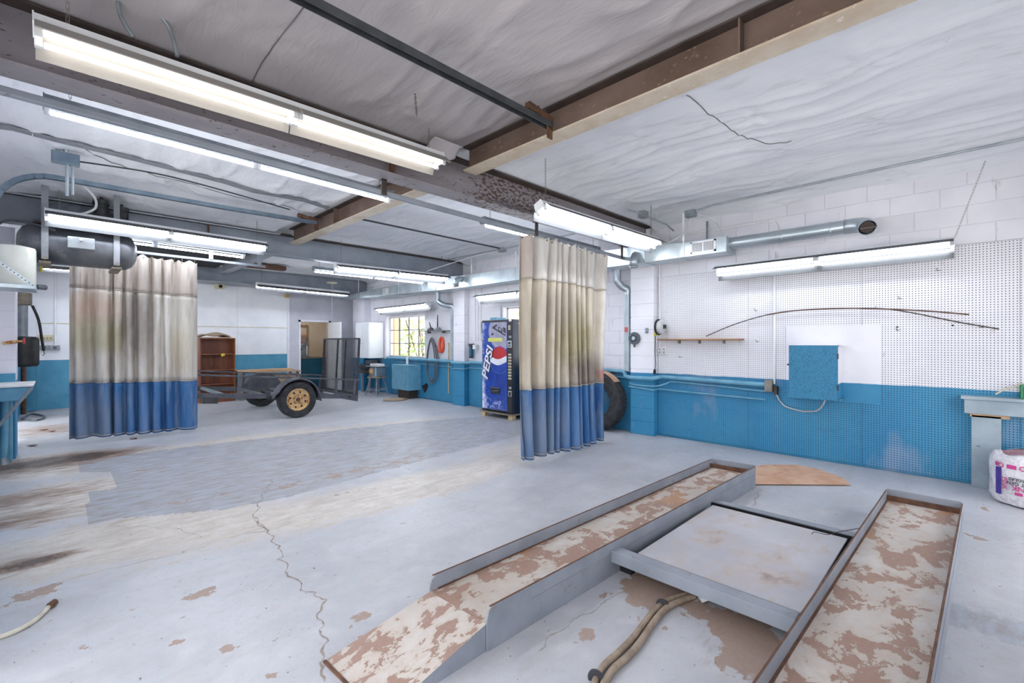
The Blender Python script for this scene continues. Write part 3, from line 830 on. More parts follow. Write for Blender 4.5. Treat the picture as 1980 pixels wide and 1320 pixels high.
# ------------------------------------------------------------------ fluorescent shop lights
def lamp(label, axis, p0, p1, roll=0.0, warm=False, sections=2, chain=True, ctop=3.26, wide=.125, dark_back=False, strip=False):
    """p0, p1: ends of the fixture's centre line at the level of the tubes"""
    p0 = Vector(p0); p1 = Vector(p1); c = (p0 + p1) / 2; d = (p1 - p0); L = d.length; d.normalize()
    side = d.cross(Vector((0,0,1))).normalized(); up = side.cross(d).normalized()
    rot = Matrix.Rotation(roll, 3, d); side = rot @ side; up = rot @ up
    o = thing('shop_light', label, 'light', c, 'fluorescent shop lights')
    def P(s, u, z): return p0 + d * s + side * u + up * z
    def ext(prof, s0, s1, closed=True):
        mb = MB(); n = len(prof)
        vs = [P(s0, *q) for q in prof] + [P(s1, *q) for q in prof]
        fs = [(i, i + 1, n + i + 1, n + i) for i in range(n - 1)]
        if closed: fs += [(n-1, 0, n, 2*n-1), tuple(range(n)), tuple(range(2*n-1, n-1, -1))]
        return mb.add(vs, fs)
    hm = M['galv_dull'] if dark_back else M['white_enamel']
    ext([(-.05,.02),(-.045,.075),(.045,.075),(.05,.02)] if strip else [(-.06,.02),(-.045,.075),(.045,.075),(.06,.02)], 0, L).build('housing', hm, o)
    sl = L / sections
    for k in range(sections):
        s0, s1 = k * sl + .004, (k + 1) * sl - .004
        rf = None if strip else ext([(-wide-.006,-.055),(-wide,-.058),(-.085,.012),(-.055,.018),(-.02,.028),(.02,.028),(.055,.018),(.085,.012),(wide,-.058),(wide+.006,-.055)], s0, s1, closed=False)
        if rf: rf.build('reflector', M['enamel_warm'] if warm else M['enamel_lamp'], o, solid=.0025)
        for u in ((0.0,) if strip else (-.05, .05)):
            tm = M['tube_strip'] if strip else M['tube_warm'] if warm else (M['tube_cool'] if chain else M['tube_soft'])
            MB().cyl(P(s0 + .03, u, -.02), P(s1 - .03, u, -.02), .0145, n=10).build('tube', tm, o, smooth=True)
            for e in (s0 + .012, s1 - .012):
                h = MB().bar(P(e, u, .03), P(e, u, -.04), .022, .03, d)
                h.build('lamp_holder', M['white_plastic'], o)
    for e in (0.0, L):
        ext([(-.06,.02),(-.05,.08),(.05,.08),(.06,.02),(.03,-.01),(-.03,-.01)], e - .003, e + .003).build('end_cap', hm, o)
    if not chain:
        for s in (.3, L - .3):
            a = P(s, 0, .06); MB().tube([a, a + Vector((.05, 0, .02)), Vector((6.562, a.y, a.z + .06))], .005, 6).build('wall_rod', M['chain'], o)
    if chain:
        for s in (.12, L - .12):
            a = P(s, 0, .075); n = max(4, int((ctop - a.z) / .03)); mb = MB()
            if ctop - a.z < .03: continue
            for i in range(n):
                z = a.z + (ctop - a.z) * (i + .5) / n; hh = (ctop - a.z) / n * .62
                w_ = Vector((.006, 0, 0)) if i % 2 else Vector((0, .006, 0))
                q = Vector((a.x, a.y, z))
                mb.tube([q + w_ - Vector((0,0,hh)), q + w_ + Vector((0,0,hh)), q - w_ + Vector((0,0,hh)), q - w_ - Vector((0,0,hh)), q + w_ - Vector((0,0,hh))], .0016, 4)
            mb.build('chain', M['chain'], o)
    return o
lamp('long warm-toned tube light overhead in front of the brown main beam', 'x', (-.08, 3.2, 2.95), (2.36, 3.23, 3.0), roll=R(-9), warm=True, wide=.13)
lamp('tube light behind the curtain rail, just past the brown main beam', 'x', (-.06, 4.12, 2.925), (2.38, 4.12, 2.885), strip=True, dark_back=True)
lamp('tube light hung in front of the compressor tank', 'x', (-.10, 7.5, 2.90), (2.24, 7.5, 2.87), roll=R(-24))
lamp('tube light half hidden behind the compressor tank and dirty curtain', 'x', (-.14, 8.47, 2.90), (2.2, 8.47, 2.86), strip=True, dark_back=True)
lamp('tube light in front of the blue-grey beam, towards the windows', 'x', (3.44, 7.81, 2.745), (5.87, 7.81, 2.785), roll=R(-24))
lamp('tube light beyond the blue-grey beam, seen under its edge', 'x', (3.42, 8.72, 2.79), (5.88, 8.72, 2.79), strip=True, dark_back=True)
lamp('tube light high before the white back wall, over the trailer', 'x', (3.45, 12.3, 2.82), (5.80, 12.3, 2.77), roll=R(-8))
lamp('short glimpse of a tube light left of the dirty curtain, by the back wall', 'x', (-.20, 12.35, 2.86), (2.2, 12.35, 2.86), roll=R(-8))
lamp('tube light slung before the far paned window', 'y', (6.30, 9.15, 2.32), (6.30, 11.58, 2.31), roll=R(34), chain=False)
lamp('tube light on the wall above the drinks machine', 'y', (6.22, 4.82, 2.36), (6.22, 7.24, 2.35), roll=R(34), chain=False)
lamp('tube light on a long chain beside the near end of the main beam', 'x', (3.38, 2.99, 2.765), (5.80, 2.99, 2.775), roll=R(-24), ctop=3.3)
lamp('tube light hung along the white pegboard wall', 'y', (6.33, .09, 2.41), (6.33, 2.41, 2.395), roll=R(34), chain=False)
lamp('tube light partly hidden by the stained curtain top', 'x', (3.62, 4.12, 2.87), (6.03, 4.12, 2.86), strip=True, dark_back=True)
def chain_line(p0, p1, nm, label):
    p0 = Vector(p0); p1 = Vector(p1); L = (p1 - p0).length; n = int(L / .028); mb = MB(); d = (p1 - p0).normalized()
    a = d.orthogonal().normalized(); b = d.cross(a)
    for i in range(n):
        q = p0.lerp(p1, (i + .5) / n); w_ = (a if i % 2 else b) * .006; h = d * .017
        mb.tube([q + w_ - h, q + w_ + h, q - w_ + h, q - w_ - h, q + w_ - h], .0018, 4)
    return tag(mb.build(nm, M['chain']), label, 'chain')
chain_line(onX(1905, 312, 6.2), onX(1846, 460, 6.3), 'chain', 'long slanting chain from the ceiling to the light on the pegboard wall')
chain_line(onZ(802, 178, 3.33), onZ(806, 225, 3.08), 'chain', 'loose chain dangling from the ceiling near the brown cross beam')

# flexible whips feeding the nearest light
for k, pts in enumerate(([(228,0),(235,35),(258,72)], [(280,0),(318,40),(335,75),(343,110)])):
    q = [onY(pts[i][0], pts[i][1], 3.25 - .0 * i) for i in range(len(pts))]
    tag(MB().tube(spline(q, 8), .011, 8).build('flexible_conduit', M['galv_dull'], smooth=True), ('grey smooth cable dropping behind the nearest warm light', 'ribbed metal flexible conduit feeding the nearest warm light')[k], 'conduit')

# ------------------------------------------------------------------ shop curtains
def curtain(name, label, y, x0, x1, ztop, s1, s2, zb, mats, folds, seed, amp=.07, gather=0.0, slope=0.0):
    rr = random.Random(seed)
    o = thing(name, label, 'curtain', ((x0 + x1) / 2, y, 0))
    ph = [rr.uniform(-.6, .6) for _ in range(60)]; am = [rr.uniform(.55, 1.25) for _ in range(60)]
    def prof(u, z):
        k = (z - zb) / (ztop - zb)
        s = folds * (u + .035 * math.sin(7.3 * u + seed) + .018 * math.sin(19 * u + 2 * seed)) + 1.0; i = max(0, int(s)); f = s - i
        j0 = am[i]; j1 = am[i + 1]; A = j0 + (j1 - j0) * f
        ww = math.sin(2 * PI * (s + .12 * math.sin(3 * k + ph[i % 60])))
        ww = math.copysign(abs(ww) ** .65, ww)
        off = amp * A * ww * (1.0 - .25 * k) + .03 * math.sin(2 * PI * (u * 1.3 + .3 * k + seed))
        cr = .014 * math.sin(2 * PI * (s * 2.3 + 1.7 * k + ph[(i + 3) % 60])) * max(0, k - .75) * 4
        xo = .018 * math.sin(2 * PI * s * 1.0 + ph[i]) * (1 - k) + .25 * amp * math.cos(2 * PI * s) * A
        return off + cr, xo
    def band(nm, za, zc, m, nv):
        def fn(u, v):
            z = za + (zc - za) * v + slope * (u - .5)
            if nm == 'top_band' and v == 1.0: z -= .035 * abs(math.sin(PI * u * 13)) ** 1.5
            off, xo = prof(u, z)
            return (x0 + (x1 - x0) * u + xo, y + off, z)
        return MB().grid(fn, 170, nv).build(nm, m, o, smooth=True, sharp=80, solid=.003)
    band('top_band', s1, ztop, mats[0], 12); band('middle_band', s2, s1, mats[1], 18); band('blue_band', zb, s2, mats[2], 12)
    for nm, z in (('seam', s1), ('seam', s2), ('hem', zb + .03)):
        pts = []
        for i in range(171):
            u = i / 170; zz = z + slope * (u - .5); off, xo = prof(u, zz); pts.append((x0 + (x1 - x0) * u + xo, y + off - .004, zz))
        MB().tube(pts, .006, 4).build(nm, M['cv_topg'], o, smooth=True)
    g = MB()
    for i in range(12):
        u = (i + .5) / 12; off, xo = prof(u, ztop - .04); x = x0 + (x1 - x0) * u + xo
        g.cyl((x, y + off - .006, ztop - .05 + slope * (u - .5)), (x, y + off + .006, ztop - .05 + slope * (u - .5)), .012, n=8)
        g.tube([(x, y + off, ztop - .045), (x, y, ztop + .03)], .003, 4)
    g.build('grommet', M['chain'], o, kind='stuff')
    return o
curtain('shop_curtain', 'stained three-band curtain hanging by the wall, tan and blue', 3.66, 3.83, 5.55, 2.715, 2.19, .875, .055, (M['cv_white'], M['cv_tan'], M['cv_blue']), 10.5, 3, amp=.085, slope=-.02)
curtain('shop_curtain', 'dirty greyed three-band curtain under the compressor tank', 8.75, .11, 1.60, 2.75, 2.19, .85, .075, (M['cv_topg'], M['cv_grey'], M['cv_blue']), 8.5, 9, amp=.075, slope=-.05)

# ------------------------------------------------------------------ ductwork
duct = thing('air_duct', 'galvanised rectangular air duct running along the window wall', 'duct', (6.37, 7.5, 2.63))
def dsec(a, b):
    """a, b: (y, xfront, xback, zbottom, ztop)"""
    mb = MB(); vs = []
    for (y, xf, xb, zb, zt) in (a, b):
        vs += [(xf, y, zb), (xb, y, zb), (xb, y, zt), (xf, y, zt)]
    mb.add(vs, [(0,1,2,3),(7,6,5,4),(0,4,5,1),(1,5,6,2),(2,6,7,3),(3,7,4,0)])
    mb.build('duct_section', M['galv2'], duct)
    for (y, xf, xb, zb, zt) in (a,):
        e = .006
        MB().box(xf - e, y - .006, zb - e, xb, y + .006, zb + .004).box(xf - e, y - .006, zb, xf + .004, y + .006, zt + e).build('duct_seam', M['galv'], duct)
Q = [(2.23, 6.19, 6.54, 2.63, 2.83), (2.85, 6.19, 6.54, 2.63, 2.83), (3.32, 6.04, 6.40, 2.60, 2.85), (4.0, 6.04, 6.42, 2.60, 2.86), (4.4, 6.19, 6.54, 2.62, 2.85),
     (6.1, 6.19, 6.54, 2.62, 2.85), (7.7, 6.10, 6.42, 2.60, 2.86), (8.35, 5.95, 6.40, 2.58, 2.86), (8.9, 5.95, 6.52, 2.60, 2.86), (10.0, 6.0, 6.54, 2.63, 2.86), (11.2, 6.05, 6.54, 2.65, 2.86), (12.45, 6.1, 6.5, 2.70, 2.84), (13.3, 6.15, 6.34, 2.71, 2.80)]
for a, b in zip(Q, Q[1:]): dsec(a, b)
def grille(y0, y1, x, z0, z1, nv=9):
    MB().box(x - .012, y0, z0, x, y1, z0 + .022).box(x - .012, y0, z1 - .022, x, y1, z1).box(x - .012, y0, z0, x, y0 + .022, z1).box(x - .012, y1 - .022, z0, x, y1, z1).box(x - .010, (y0+y1)/2 - .006, z0, x, (y0+y1)/2 + .006, z1).build('grille', M['white_enamel'], duct)
    MB().box(x - .003, y0 + .01, z0 + .01, x - .001, y1 - .01, z1 - .01).build('grille_recess', M['dark_void'], duct)
    for k in range(nv):
        z = z0 + .03 + (z1 - z0 - .06) * k / (nv - 1)
        MB().box(x - .011, y0 + .02, z - .0025, x - .004, y1 - .02, z + .0025).build('slat', M['white_enamel'], duct)
    for k in range(14):
        y = y0 + .03 + (y1 - y0 - .06) * k / 13
        MB().box(x - .012, y - .002, z0 + .02, x - .006, y + .002, z1 - .02).build('slat', M['white_enamel'], duct)
grille(2.36, 2.70, 6.19, 2.655, 2.815)
grille(5.0, 5.34, 6.19, 2.655, 2.815)
grille(10.5, 10.8, 6.03, 2.67, 2.83)
def hang(x, y, z0, z1=3.2, m='white_enamel'):
    MB().box(x - .003, y - .014, z0, x + .003, y + .014, z1).build('hanger_strap', M[m], duct)
hang(6.185, 2.80, 2.63, 3.24); hang(6.5, 2.6, 2.8, 3.15, 'galv_dull'); hang(6.185, 7.4, 2.62, 3.24); hang(6.0, 10.0, 2.8, 3.24); hang(6.05, 12.2, 2.85, 3.24); hang(6.3, 6.2, 2.8, 3.2)
# round branch with elbow
br = thing('round_duct', 'shiny round duct with an open elbow pointing into the room', 'duct', (6.36, 1.6, 2.75))
MB().cyl((6.36, 2.23, 2.755), (6.36, .98, 2.755), .079, n=28, cap=False).build('pipe', M['galv'], br, smooth=True)
for y in (1.62, 1.12): MB().lathe([(.079, -.012), (.084, -.006), (.084, .006), (.079, .012)], (6.36, y, 2.755), 'y', 28).build('seam', M['galv'], br, smooth=True)
el = [Vector((6.36, .99, 2.755)), Vector((6.36, .90, 2.755)), Vector((6.335, .83, 2.745)), Vector((6.285, .785, 2.72)), Vector((6.225, .765, 2.685))]
MB().tube(el, .082, 28, cap=False).build('elbow', M['galv'], br, solid=.003, smooth=True)
MB().cyl(el[-1] + Vector((.02, .006, .012)), el[-1] + Vector((.016,.005,.010)), .064, n=24).build('damper', M['steel_dark'], br)
MB().bar(el[-1] + Vector((0,-.07,-.0)), el[-1] + Vector((0,.07,.0)), .006, .006).build('damper_rod', M['chain'], br)
# stub outlets
def stub(label, x, y, z, dx, L=.16, r=.06):
    o = thing('duct_outlet', label, 'duct outlet', (x, y, z))
    p = [Vector((x, y, z)), Vector((x - dx*.5, y, z + .01)), Vector((x - dx, y, z - .05)), Vector((x - dx - .01, y, z - L))]
    MB().tube(p, r, 20, cap=False).build('elbow', M['galv'], o, smooth=True, solid=.003)
    MB().lathe([(r+.006, -.01), (r+.006, .01)], p[-1], 'z', 20).build('collar', M['chrome'], o, smooth=True, solid=.003)
stub('short silver outlet elbow under the duct at the near pilaster', 6.06, 3.45, 2.70, .09)
stub('short silver outlet elbow on the duct above the drinks machine', 6.06, 7.55, 2.76, .16)
# downpipes
def downpipe(label, y, ytop, xtop, zelb, z0):
    o = thing('downspout', label, 'downspout', (6.5, y, z0))
    p = [Vector((xtop, ytop, 2.62)), Vector((xtop, ytop, zelb + .12))] + [Vector((xtop, ytop, zelb + .06)), Vector((xtop + .06, ytop - (ytop - y)*.4, zelb - .03)), Vector((6.49, y, zelb - .08)), Vector((6.5, y, zelb - .16))]
    MB().tube(spline(p, 4), .058, 18).build('elbow', M['galv'], o, smooth=True)
    mb = MB(); mb.box(6.455, y - .045, z0, 6.545, y + .045, zelb - .12)
    for q in (-.03, 0, .03): mb.box(6.448, y + q - .008, z0, 6.456, y + q + .008, zelb - .12)
    mb.build('spout', M['galv2'], o)
    return o
dp = downpipe('galvanised downspout beside the near pilaster, with a red sticker', 3.86, 3.98, 6.38, 2.36, .99)
MB().box(6.444, 3.83, 1.60, 6.449, 3.89, 1.68).build('sticker', M['pinkred'], dp, label='small red sticker')
downpipe('galvanised downspout beside the far pilaster, by the window', 8.43, 8.75, 6.3, 2.34, 1.02)

# ------------------------------------------------------------------ conduits and boxes of the window wall
def pipe(name, label, pts, r, m, cat='pipe', k=0, n=10):
    q = spline(pts, k) if k else pts
    return tag(MB().tube(q, r, n).build(name, m, smooth=True), label, cat)
pipe('water_pipe', 'thick blue-painted pipe along the near pegboard, bending round the pilaster',
     [(6.53, 1.86, .885), (6.53, 3.28, .91), (6.47, 3.34, .90), (6.39, 3.40, .885), (6.39, 3.76, .885), (6.39, 3.84, .90), (6.5, 3.92, .95), (6.53, 4.0, .965), (6.53, 5.6, .965)], .032, M['pipe_blue'])
pipe('conduit', 'thin blue-painted conduit along the near pegboard, upper of two', [(6.54, 1.86, .80), (6.54, 3.05, .845), (6.52, 3.2, .82), (6.42, 3.36, .77), (6.42, 3.78, .78), (6.54, 3.9, .86), (6.54, 5.6, .87)], .012, M['pipe_blue'], k=4)
pipe('conduit', 'thin blue-painted conduit along the near pegboard, lower of two', [(6.54, 1.86, .69), (6.54, 3.36, .72), (6.42, 3.38, .71), (6.42, 3.8, .74)], .013, M['pipe_blue'])
pipe('water_pipe', 'thick blue-painted pipe under the far window', [(6.5, 8.0, .985), (6.5, 9.3, .995), (6.5, 11.4, 1.0)], .04, M['pipe_blue'])
pipe('water_pipe', 'thick blue-painted pipe between drinks machine and far pilaster', [(6.53, 6.75, .975), (6.53, 7.8, .985), (6.40, 7.94, .97), (6.40, 8.36, .97)], .034, M['pipe_blue'])
pipe('conduit', 'thin blue conduit below the window pipe, far bay', [(6.54, 7.0, .86), (6.54, 7.9, .86), (6.42, 7.94, .83), (6.42, 8.4, .83), (6.54, 8.5, .85), (6.54, 11.0, .9)], .014, M['pipe_blue'])
jb = thing('junction_box', 'grey-brown junction box ending the blue pipe on the pegboard', 'junction box', (6.52, 1.81, .85))
MB().box(6.49, 1.77, .80, 6.56, 1.86, .95).build('body', M['box_tan'], jb, bevel=.004)
MB().box(6.50, 1.715, .77, 6.56, 1.755, .88).build('side_box', M['steel_dark'], jb, bevel=.004)
pipe('flexible_conduit', 'grey flexible conduit sagging from junction box to blue cabinet', [(6.53, 1.735, .78), (6.53, 1.69, .69), (6.50, 1.62, .63), (6.47, 1.5, .605), (6.44, 1.38, .60), (6.42, 1.26, .63), (6.41, 1.2, .72), (6.41,1.18,.79)], .012, M['conduit'], 'conduit', 5)
pipe('conduit', 'white vertical conduit on the pegboard above the junction box', [(6.555, 1.76, .9), (6.555, 1.76, 2.60)], .012, M['white_enamel'])
pipe('conduit', 'white vertical conduit at the near pilaster corner', [(6.53, 3.33, 1.62), (6.53, 3.33, 2.62)], .011, M['white_enamel'])
pipe('conduit', 'white conduit along the block wall above the round duct, turning down to a round cover', [(6.56, 3.2, 3.03), (6.56, 1.86, 3.02), (6.56, 1.76, 3.0), (6.56, 1.73, 2.93), (6.56, 1.73, 2.85)], .011, M['white_enamel'])
tag(MB().cyl((6.575, 1.73, 2.83), (6.545, 1.73, 2.83), .038, n=18).build('conduit_cover', M['white_plastic'], bevel=.004), 'white round cover plate on block wall above the round duct', 'cover plate')
pipe('conduit', 'grey conduit fixed along the ceiling above the pegboard wall', [(5.88, -1.2, 3.19), (5.9, .4, 3.2), (5.92, 2.3, 3.19), (5.94, 2.52, 3.17)], .014, M['conduit'])
jb2 = thing('junction_box', 'grey junction box on the ceiling at the end of the long conduit', 'junction box', (5.95, 2.6, 3.16))
MB().box(5.9, 2.53, 3.10, 6.0, 2.66, 3.19).build('body', M['box_grey'], jb2, bevel=.006)
MB().box(5.895, 2.54, 3.095, 5.905, 2.65, 3.18).build('lid', M['galv_dull'], jb2)
jb3 = thing('junction_box', 'grey junction box on the ceiling near the main beam end', 'junction box', (5.6, 3.1, 3.16))
MB().box(5.55, 3.05, 3.12, 5.67, 3.15, 3.21).build('body', M['box_grey'], jb3, bevel=.006)
MB().tube([(5.55, 3.1, 3.17), (5.3, 3.15, 3.18)], .012, 8).tube([(5.67, 3.1, 3.16), (6.1, 3.0, 3.1), (6.3, 3.0, 3.05)], .012, 8).build('stub', M['conduit'], jb3)
pipe('cable', 'white cable looping from the ceiling box down to the duct', [(5.98, 2.5, 3.12), (6.2, 2.4, 3.08), (6.42, 2.38, 2.97), (6.5, 2.36, 2.84)], .007, M['cable_white'], 'cable', 5)
pipe('cable', 'white cable looping at the end of the main beam', [(6.0, 2.62, 3.1), (6.1, 2.75, 2.95), (6.2, 3.05, 2.86), (6.25, 3.25, 2.92), (6.3, 3.32, 3.0), (6.3, 3.42, 2.95)], .007, M['cable_white'], 'cable', 5)
# far bay conduits
pipe('conduit', 'grey conduit across the middle bay ceiling to the far pilaster', [(2.95, 6.2, 3.22), (6.0, 6.28, 3.22)], .014, M['cable_dark'])
pipe('conduit', 'grey conduit along the middle bay ceiling beside the window wall', [(6.0, 3.75, 3.22), (6.0, 6.28, 3.21), (5.9, 7.9, 3.20)], .013, M['conduit'])
tag(MB().box(5.94, 6.2, 3.16, 6.06, 6.34, 3.23).build('junction_box', M['box_grey'], bevel=.006), 'grey junction box on the middle bay ceiling', 'junction box')
pipe('cable', 'white cable drooping from the ceiling to the light by the blue-grey beam', [(5.95, 6.3, 3.18), (5.75, 6.9, 3.1), (5.45, 7.5, 2.95), (5.3, 7.75, 2.86), (5.5, 7.8, 2.82)], .009, M['cable_white'], 'cable', 5)
for k, y in enumerate((7.72, 7.62, 7.52)):
    pipe('conduit', ('thin white riser conduit closest to the far pilaster', 'thin white riser conduit, middle of the three by the drinks machine', 'thin white riser conduit closest to the drinks machine')[k], [(6.555, y, 1.45), (6.555, y, 2.6)], .009, M['white_enamel'])
dc = thing('breaker_box', 'grey steel breaker box on the wall beside the drinks machine', 'breaker box', (6.5, 7.2, 1.65))
MB().box(6.46, 6.98, 1.62, 6.56, 7.42, 1.88).build('body', M['galv_dull'], dc, bevel=.006)
MB().box(6.452, 7.0, 1.64, 6.462, 7.24, 1.86).build('lid', M['box_tan'], dc, bevel=.003)
ft = thing('air_filter', 'small dark air filter unit on the far pilaster side', 'air filter', (6.5, 7.8, 1.08))
MB().cyl((6.5, 7.78, 1.12), (6.5, 7.78, 1.34), .045, n=16).build('bowl', M['teal_dark'], ft, bevel=.01)
MB().box(6.46, 7.73, 1.34, 6.56, 7.83, 1.40).box(6.47, 7.74, 1.08, 6.53, 7.82, 1.12).build('head', M['black_metal'], ft, bevel=.006)
MB().box(6.47, 7.60, 1.28, 6.55, 7.70, 1.38).build('switch', M['white_plastic'], ft, bevel=.004)

# pilaster fittings
rl = thing('hose_reel', 'white retractable cord reel with yellow tag on the near pilaster edge', 'reel', (6.42, 3.28, 1.66))
MB().lathe([(.0,-.05),(.07,-.05),(.105,-.03),(.112,0),(.105,.03),(.07,.045),(.0,.045)], (6.40, 3.24, 1.665), 'y', 24).build('shell', M['reel'], rl, smooth=True)
MB().lathe([(.118,-.014),(.122,0),(.118,.014),(.1,.016),(.1,-.016)], (6.40, 3.28, 1.665), 'y', 24).build('flange', M['black_plastic'], rl, smooth=True)
MB().box(6.36, 3.17, 1.64, 6.43, 3.20, 1.70).build('handle', M['black_plastic'], rl, bevel=.006)
MB().box(6.40, 3.33, 1.535, 6.45, 3.36, 1.575).build('tag', M['yellow'], rl, label='yellow tag')
MB().tube([(6.42, 3.34, 1.57), (6.42, 3.35, 1.3), (6.43, 3.345, 1.1), (6.44, 3.37, .98)], .006, 6).build('cord', M['cable_dark'], rl)
MB().cyl((6.43, 3.36, 1.02), (6.44, 3.37, .96), .02, n=10).build('plug', M['black_plastic'], rl)
r2 = thing('cable_reel', 'small dark grey round cable reel on the pilaster face', 'reel', (6.42, 3.69, 1.49))
MB().lathe([(.04,-.03),(.085,-.03),(.098,-.012),(.098,.012),(.085,.03),(.04,.03)], (6.405, 3.69, 1.50), 'x', 24).build('coil', M['hose_grey'], r2, smooth=True)
MB().lathe([(0,-.034),(.03,-.034),(.036,-.02),(.036,.02)], (6.405, 3.69, 1.50), 'x', 20).build('hub', M['galv'], r2, smooth=True)
MB().lathe([(.05,-.033),(.058,-.035),(.058,-.03)], (6.405, 3.69, 1.50), 'x', 20).build('ring', M['black_plastic'], r2, smooth=True)
MB().cyl((6.40, 3.69, 1.40), (6.40, 3.69, 1.36), .012, n=8).build('plug', M['black_plastic'], r2)
for k, y in enumerate((3.335, 3.265)):
    ou = thing('outlet', ('white double socket nearer the pilaster, below the wall shelf', 'white double socket right of its twin, below the wall shelf')[k], 'outlet', (6.55, y, 1.30))
    MB().box(6.535, y - .033, 1.25, 6.57, y + .033, 1.365).build('cover', M['white_plastic'], ou, bevel=.004)
    for z in (1.285, 1.33): MB().box(6.532, y - .014, z - .013, 6.537, y + .014, z + .013).build('socket', M['box_grey'], ou)
hk = thing('wall_hook', 'small grey bracket on the near pilaster face above the reel', 'bracket', (6.43, 3.5, 1.6))
MB().box(6.425, 3.47, 1.58, 6.44, 3.52, 1.66).box(6.40, 3.48, 1.58, 6.43, 3.51, 1.60).build('plate', M['galv_dull'], hk, bevel=.003)

# wall shelf with brackets
sh = thing('wall_shelf', 'narrow stained wooden shelf on the white pegboard', 'shelf', (6.5, 2.7, 1.46))
MB().box(6.44, 2.13, 1.468, 6.565, 3.33, 1.488).build('board', M['wood_y'], sh, bevel=.002)
for y in (2.38, 2.72, 3.02): MB().box(6.50, y - .008, 1.42, 6.563, y + .008, 1.468).build('bracket', M['chain'], sh)

# two bent rods on the pegboard
def rod(label, pts, m, r=.006):
    q = [onX(px, py, 6.535) for px, py in pts]
    tag(MB().tube(spline(q, 8), r, 6).build('bent_rod', m, smooth=True), label, 'rod')
rod('thin grey bent rod resting on pegboard hooks, ending lower at the right', [(1365,650),(1420,627),(1490,607),(1560,599),(1690,596),(1760,604),(1850,622),(1932,636)], M['steel_dark'], .006)
rod('rusty bent rod resting on pegboard hooks, ending above the grey one', [(1480,609),(1540,600),(1620,596),(1700,597),(1790,601),(1874,608)], M['rust_steel'], .007)
for k, (px, py, nm) in enumerate(((1696,597,'where the two bent rods cross'), (1898,632,'near the low end of the grey rod'), (1814,523,'under the near end of the wall light'), (1740,577,'above the rods, mid board'), (1462,600,'left of the white conduit'), (1465,660,'right of the wall shelf'), (1736,638,'right of the plain patch'), (1316,690,'below the wall shelf'))):
    p = onX(px, py, 6.56)
    tag(MB().tube([p, p + Vector((-.035, 0, -.01)), p + Vector((-.05, .012, .025))], .003, 6).tube([p + Vector((-.004,-.02,0)), p + Vector((-.004,.02,0))], .003, 6).build('peg_hook', M['chain']), 'small wire pegboard hook ' + nm, 'hook')
for k, (px, py) in enumerate(((1735,632),(1842,629))):
    p = onX(px, py, 6.563)
    tag(MB().cyl(p, p + Vector((-.004,0,0)), .010, n=12).build('black_plug', M['black_plastic']), ('black round plug in the pegboard nearer the plain patch', 'black round plug in the pegboard farther right, under the rods')[k], 'plug')

# blue OSB wall cabinet
cb = thing('wall_cabinet', 'blue rough chipboard cabinet mounted low on the pegboard wall', 'cabinet', (6.42, 1.29, .77))
x0, x1, y0, y1, z0, z1 = 6.30, 6.555, 1.04, 1.535, .775, 1.405
MB().box(x0 + .016, y0, z0, x1, y0 + .014, z1).build('side_panel', M['hardboard'], cb)
MB().box(x0 + .016, y1 - .014, z0, x1, y1, z1).build('side_panel', M['hardboard'], cb)
MB().box(x0 + .016, y0, z0, x1, y1, z0 + .014).build('bottom_panel', M['blue_wall'], cb)
MB().box(x0 + .016, y0, z1 - .014, x1, y1, z1).build('top_panel', M['white_paint'], cb)
MB().box(x0 + .02, y0 - .03, z1 - .012, x1, y0, z1).build('top_batten', M['white_paint'], cb)
MB().box(x0 + .02, y0 - .03, z0, x1, y0, z0 + .012).build('bottom_batten', M['blue_wall'], cb)
dd = MB().box(x0, y0 + .004, z0 - .005, x0 + .014, y1, z1).build('door', M['osb'], cb, bevel=.002)
for z in (.92, 1.28): MB().box(x0 - .003, y0 - .002, z - .03, x0 + .018, y0 + .012, z + .03).build('hinge', M['steel_dark'], dd)
MB().box(x0 - .006, y1 - .002, 1.16, x0 + .004, y1 + .018, 1.18).build('latch', M['black_metal'], dd)

# workbench at the right edge
wbn = thing('workbench', 'grey-painted narrow wall bench at the right edge of the picture', 'workbench', (6.5, -.5, 0))
MB().box(6.40, -1.3, .875, 6.562, .045, .905).build('bench_top', M['grey_bench'], wbn, bevel=.003)
MB().box(6.425, -1.3, .735, 6.45, .02, .873).build('apron', M['grey_bench'], wbn, bevel=.003)
MB().box(6.46, -.235, 0, 6.562, -.03, .72).build('leg', M['grey_bench'], wbn, bevel=.003)
MB().box(6.46, -.29, .70, 6.56, -.02, .735).build('cleat', M['bare_wood'], wbn)
hs = onX(1925, 762, 6.48)
tag(MB().tube(spline([hs, onX(1945, 752, 6.5), onX(1968, 746, 6.52), onX(1979, 742, 6.53), (6.54, -.6, 1.02)], 5), .008, 8).build('hose_piece', M['hose_cream'], smooth=True), 'piece of cream tubing leaning on the grey bench', 'tubing')
gb = thing('plastic_crate', 'green plastic holder standing on the bench at the very edge', 'holder', (6.48, -.52, .905))
mb = MB()
for y in (-.365, -.52, -.66): mb.box(6.43, y - .008, .905, 6.446, y + .008, 1.03)
mb.box(6.43, -.66, 1.02, 6.446, -.36, 1.04); mb.box(6.43, -.66, .905, 6.55, -.36, .92); mb.box(6.53, -.66, .905, 6.55, -.36, 1.04)
mb.build('frame', M['green_plastic'], gb, bevel=.003)
tag(MB().cyl((6.49, -.44, .922), (6.49, -.44, 1.01), .034, n=16).build('can', M['galv'], bevel=.004), 'small silver can inside the green holder on the bench', 'can')

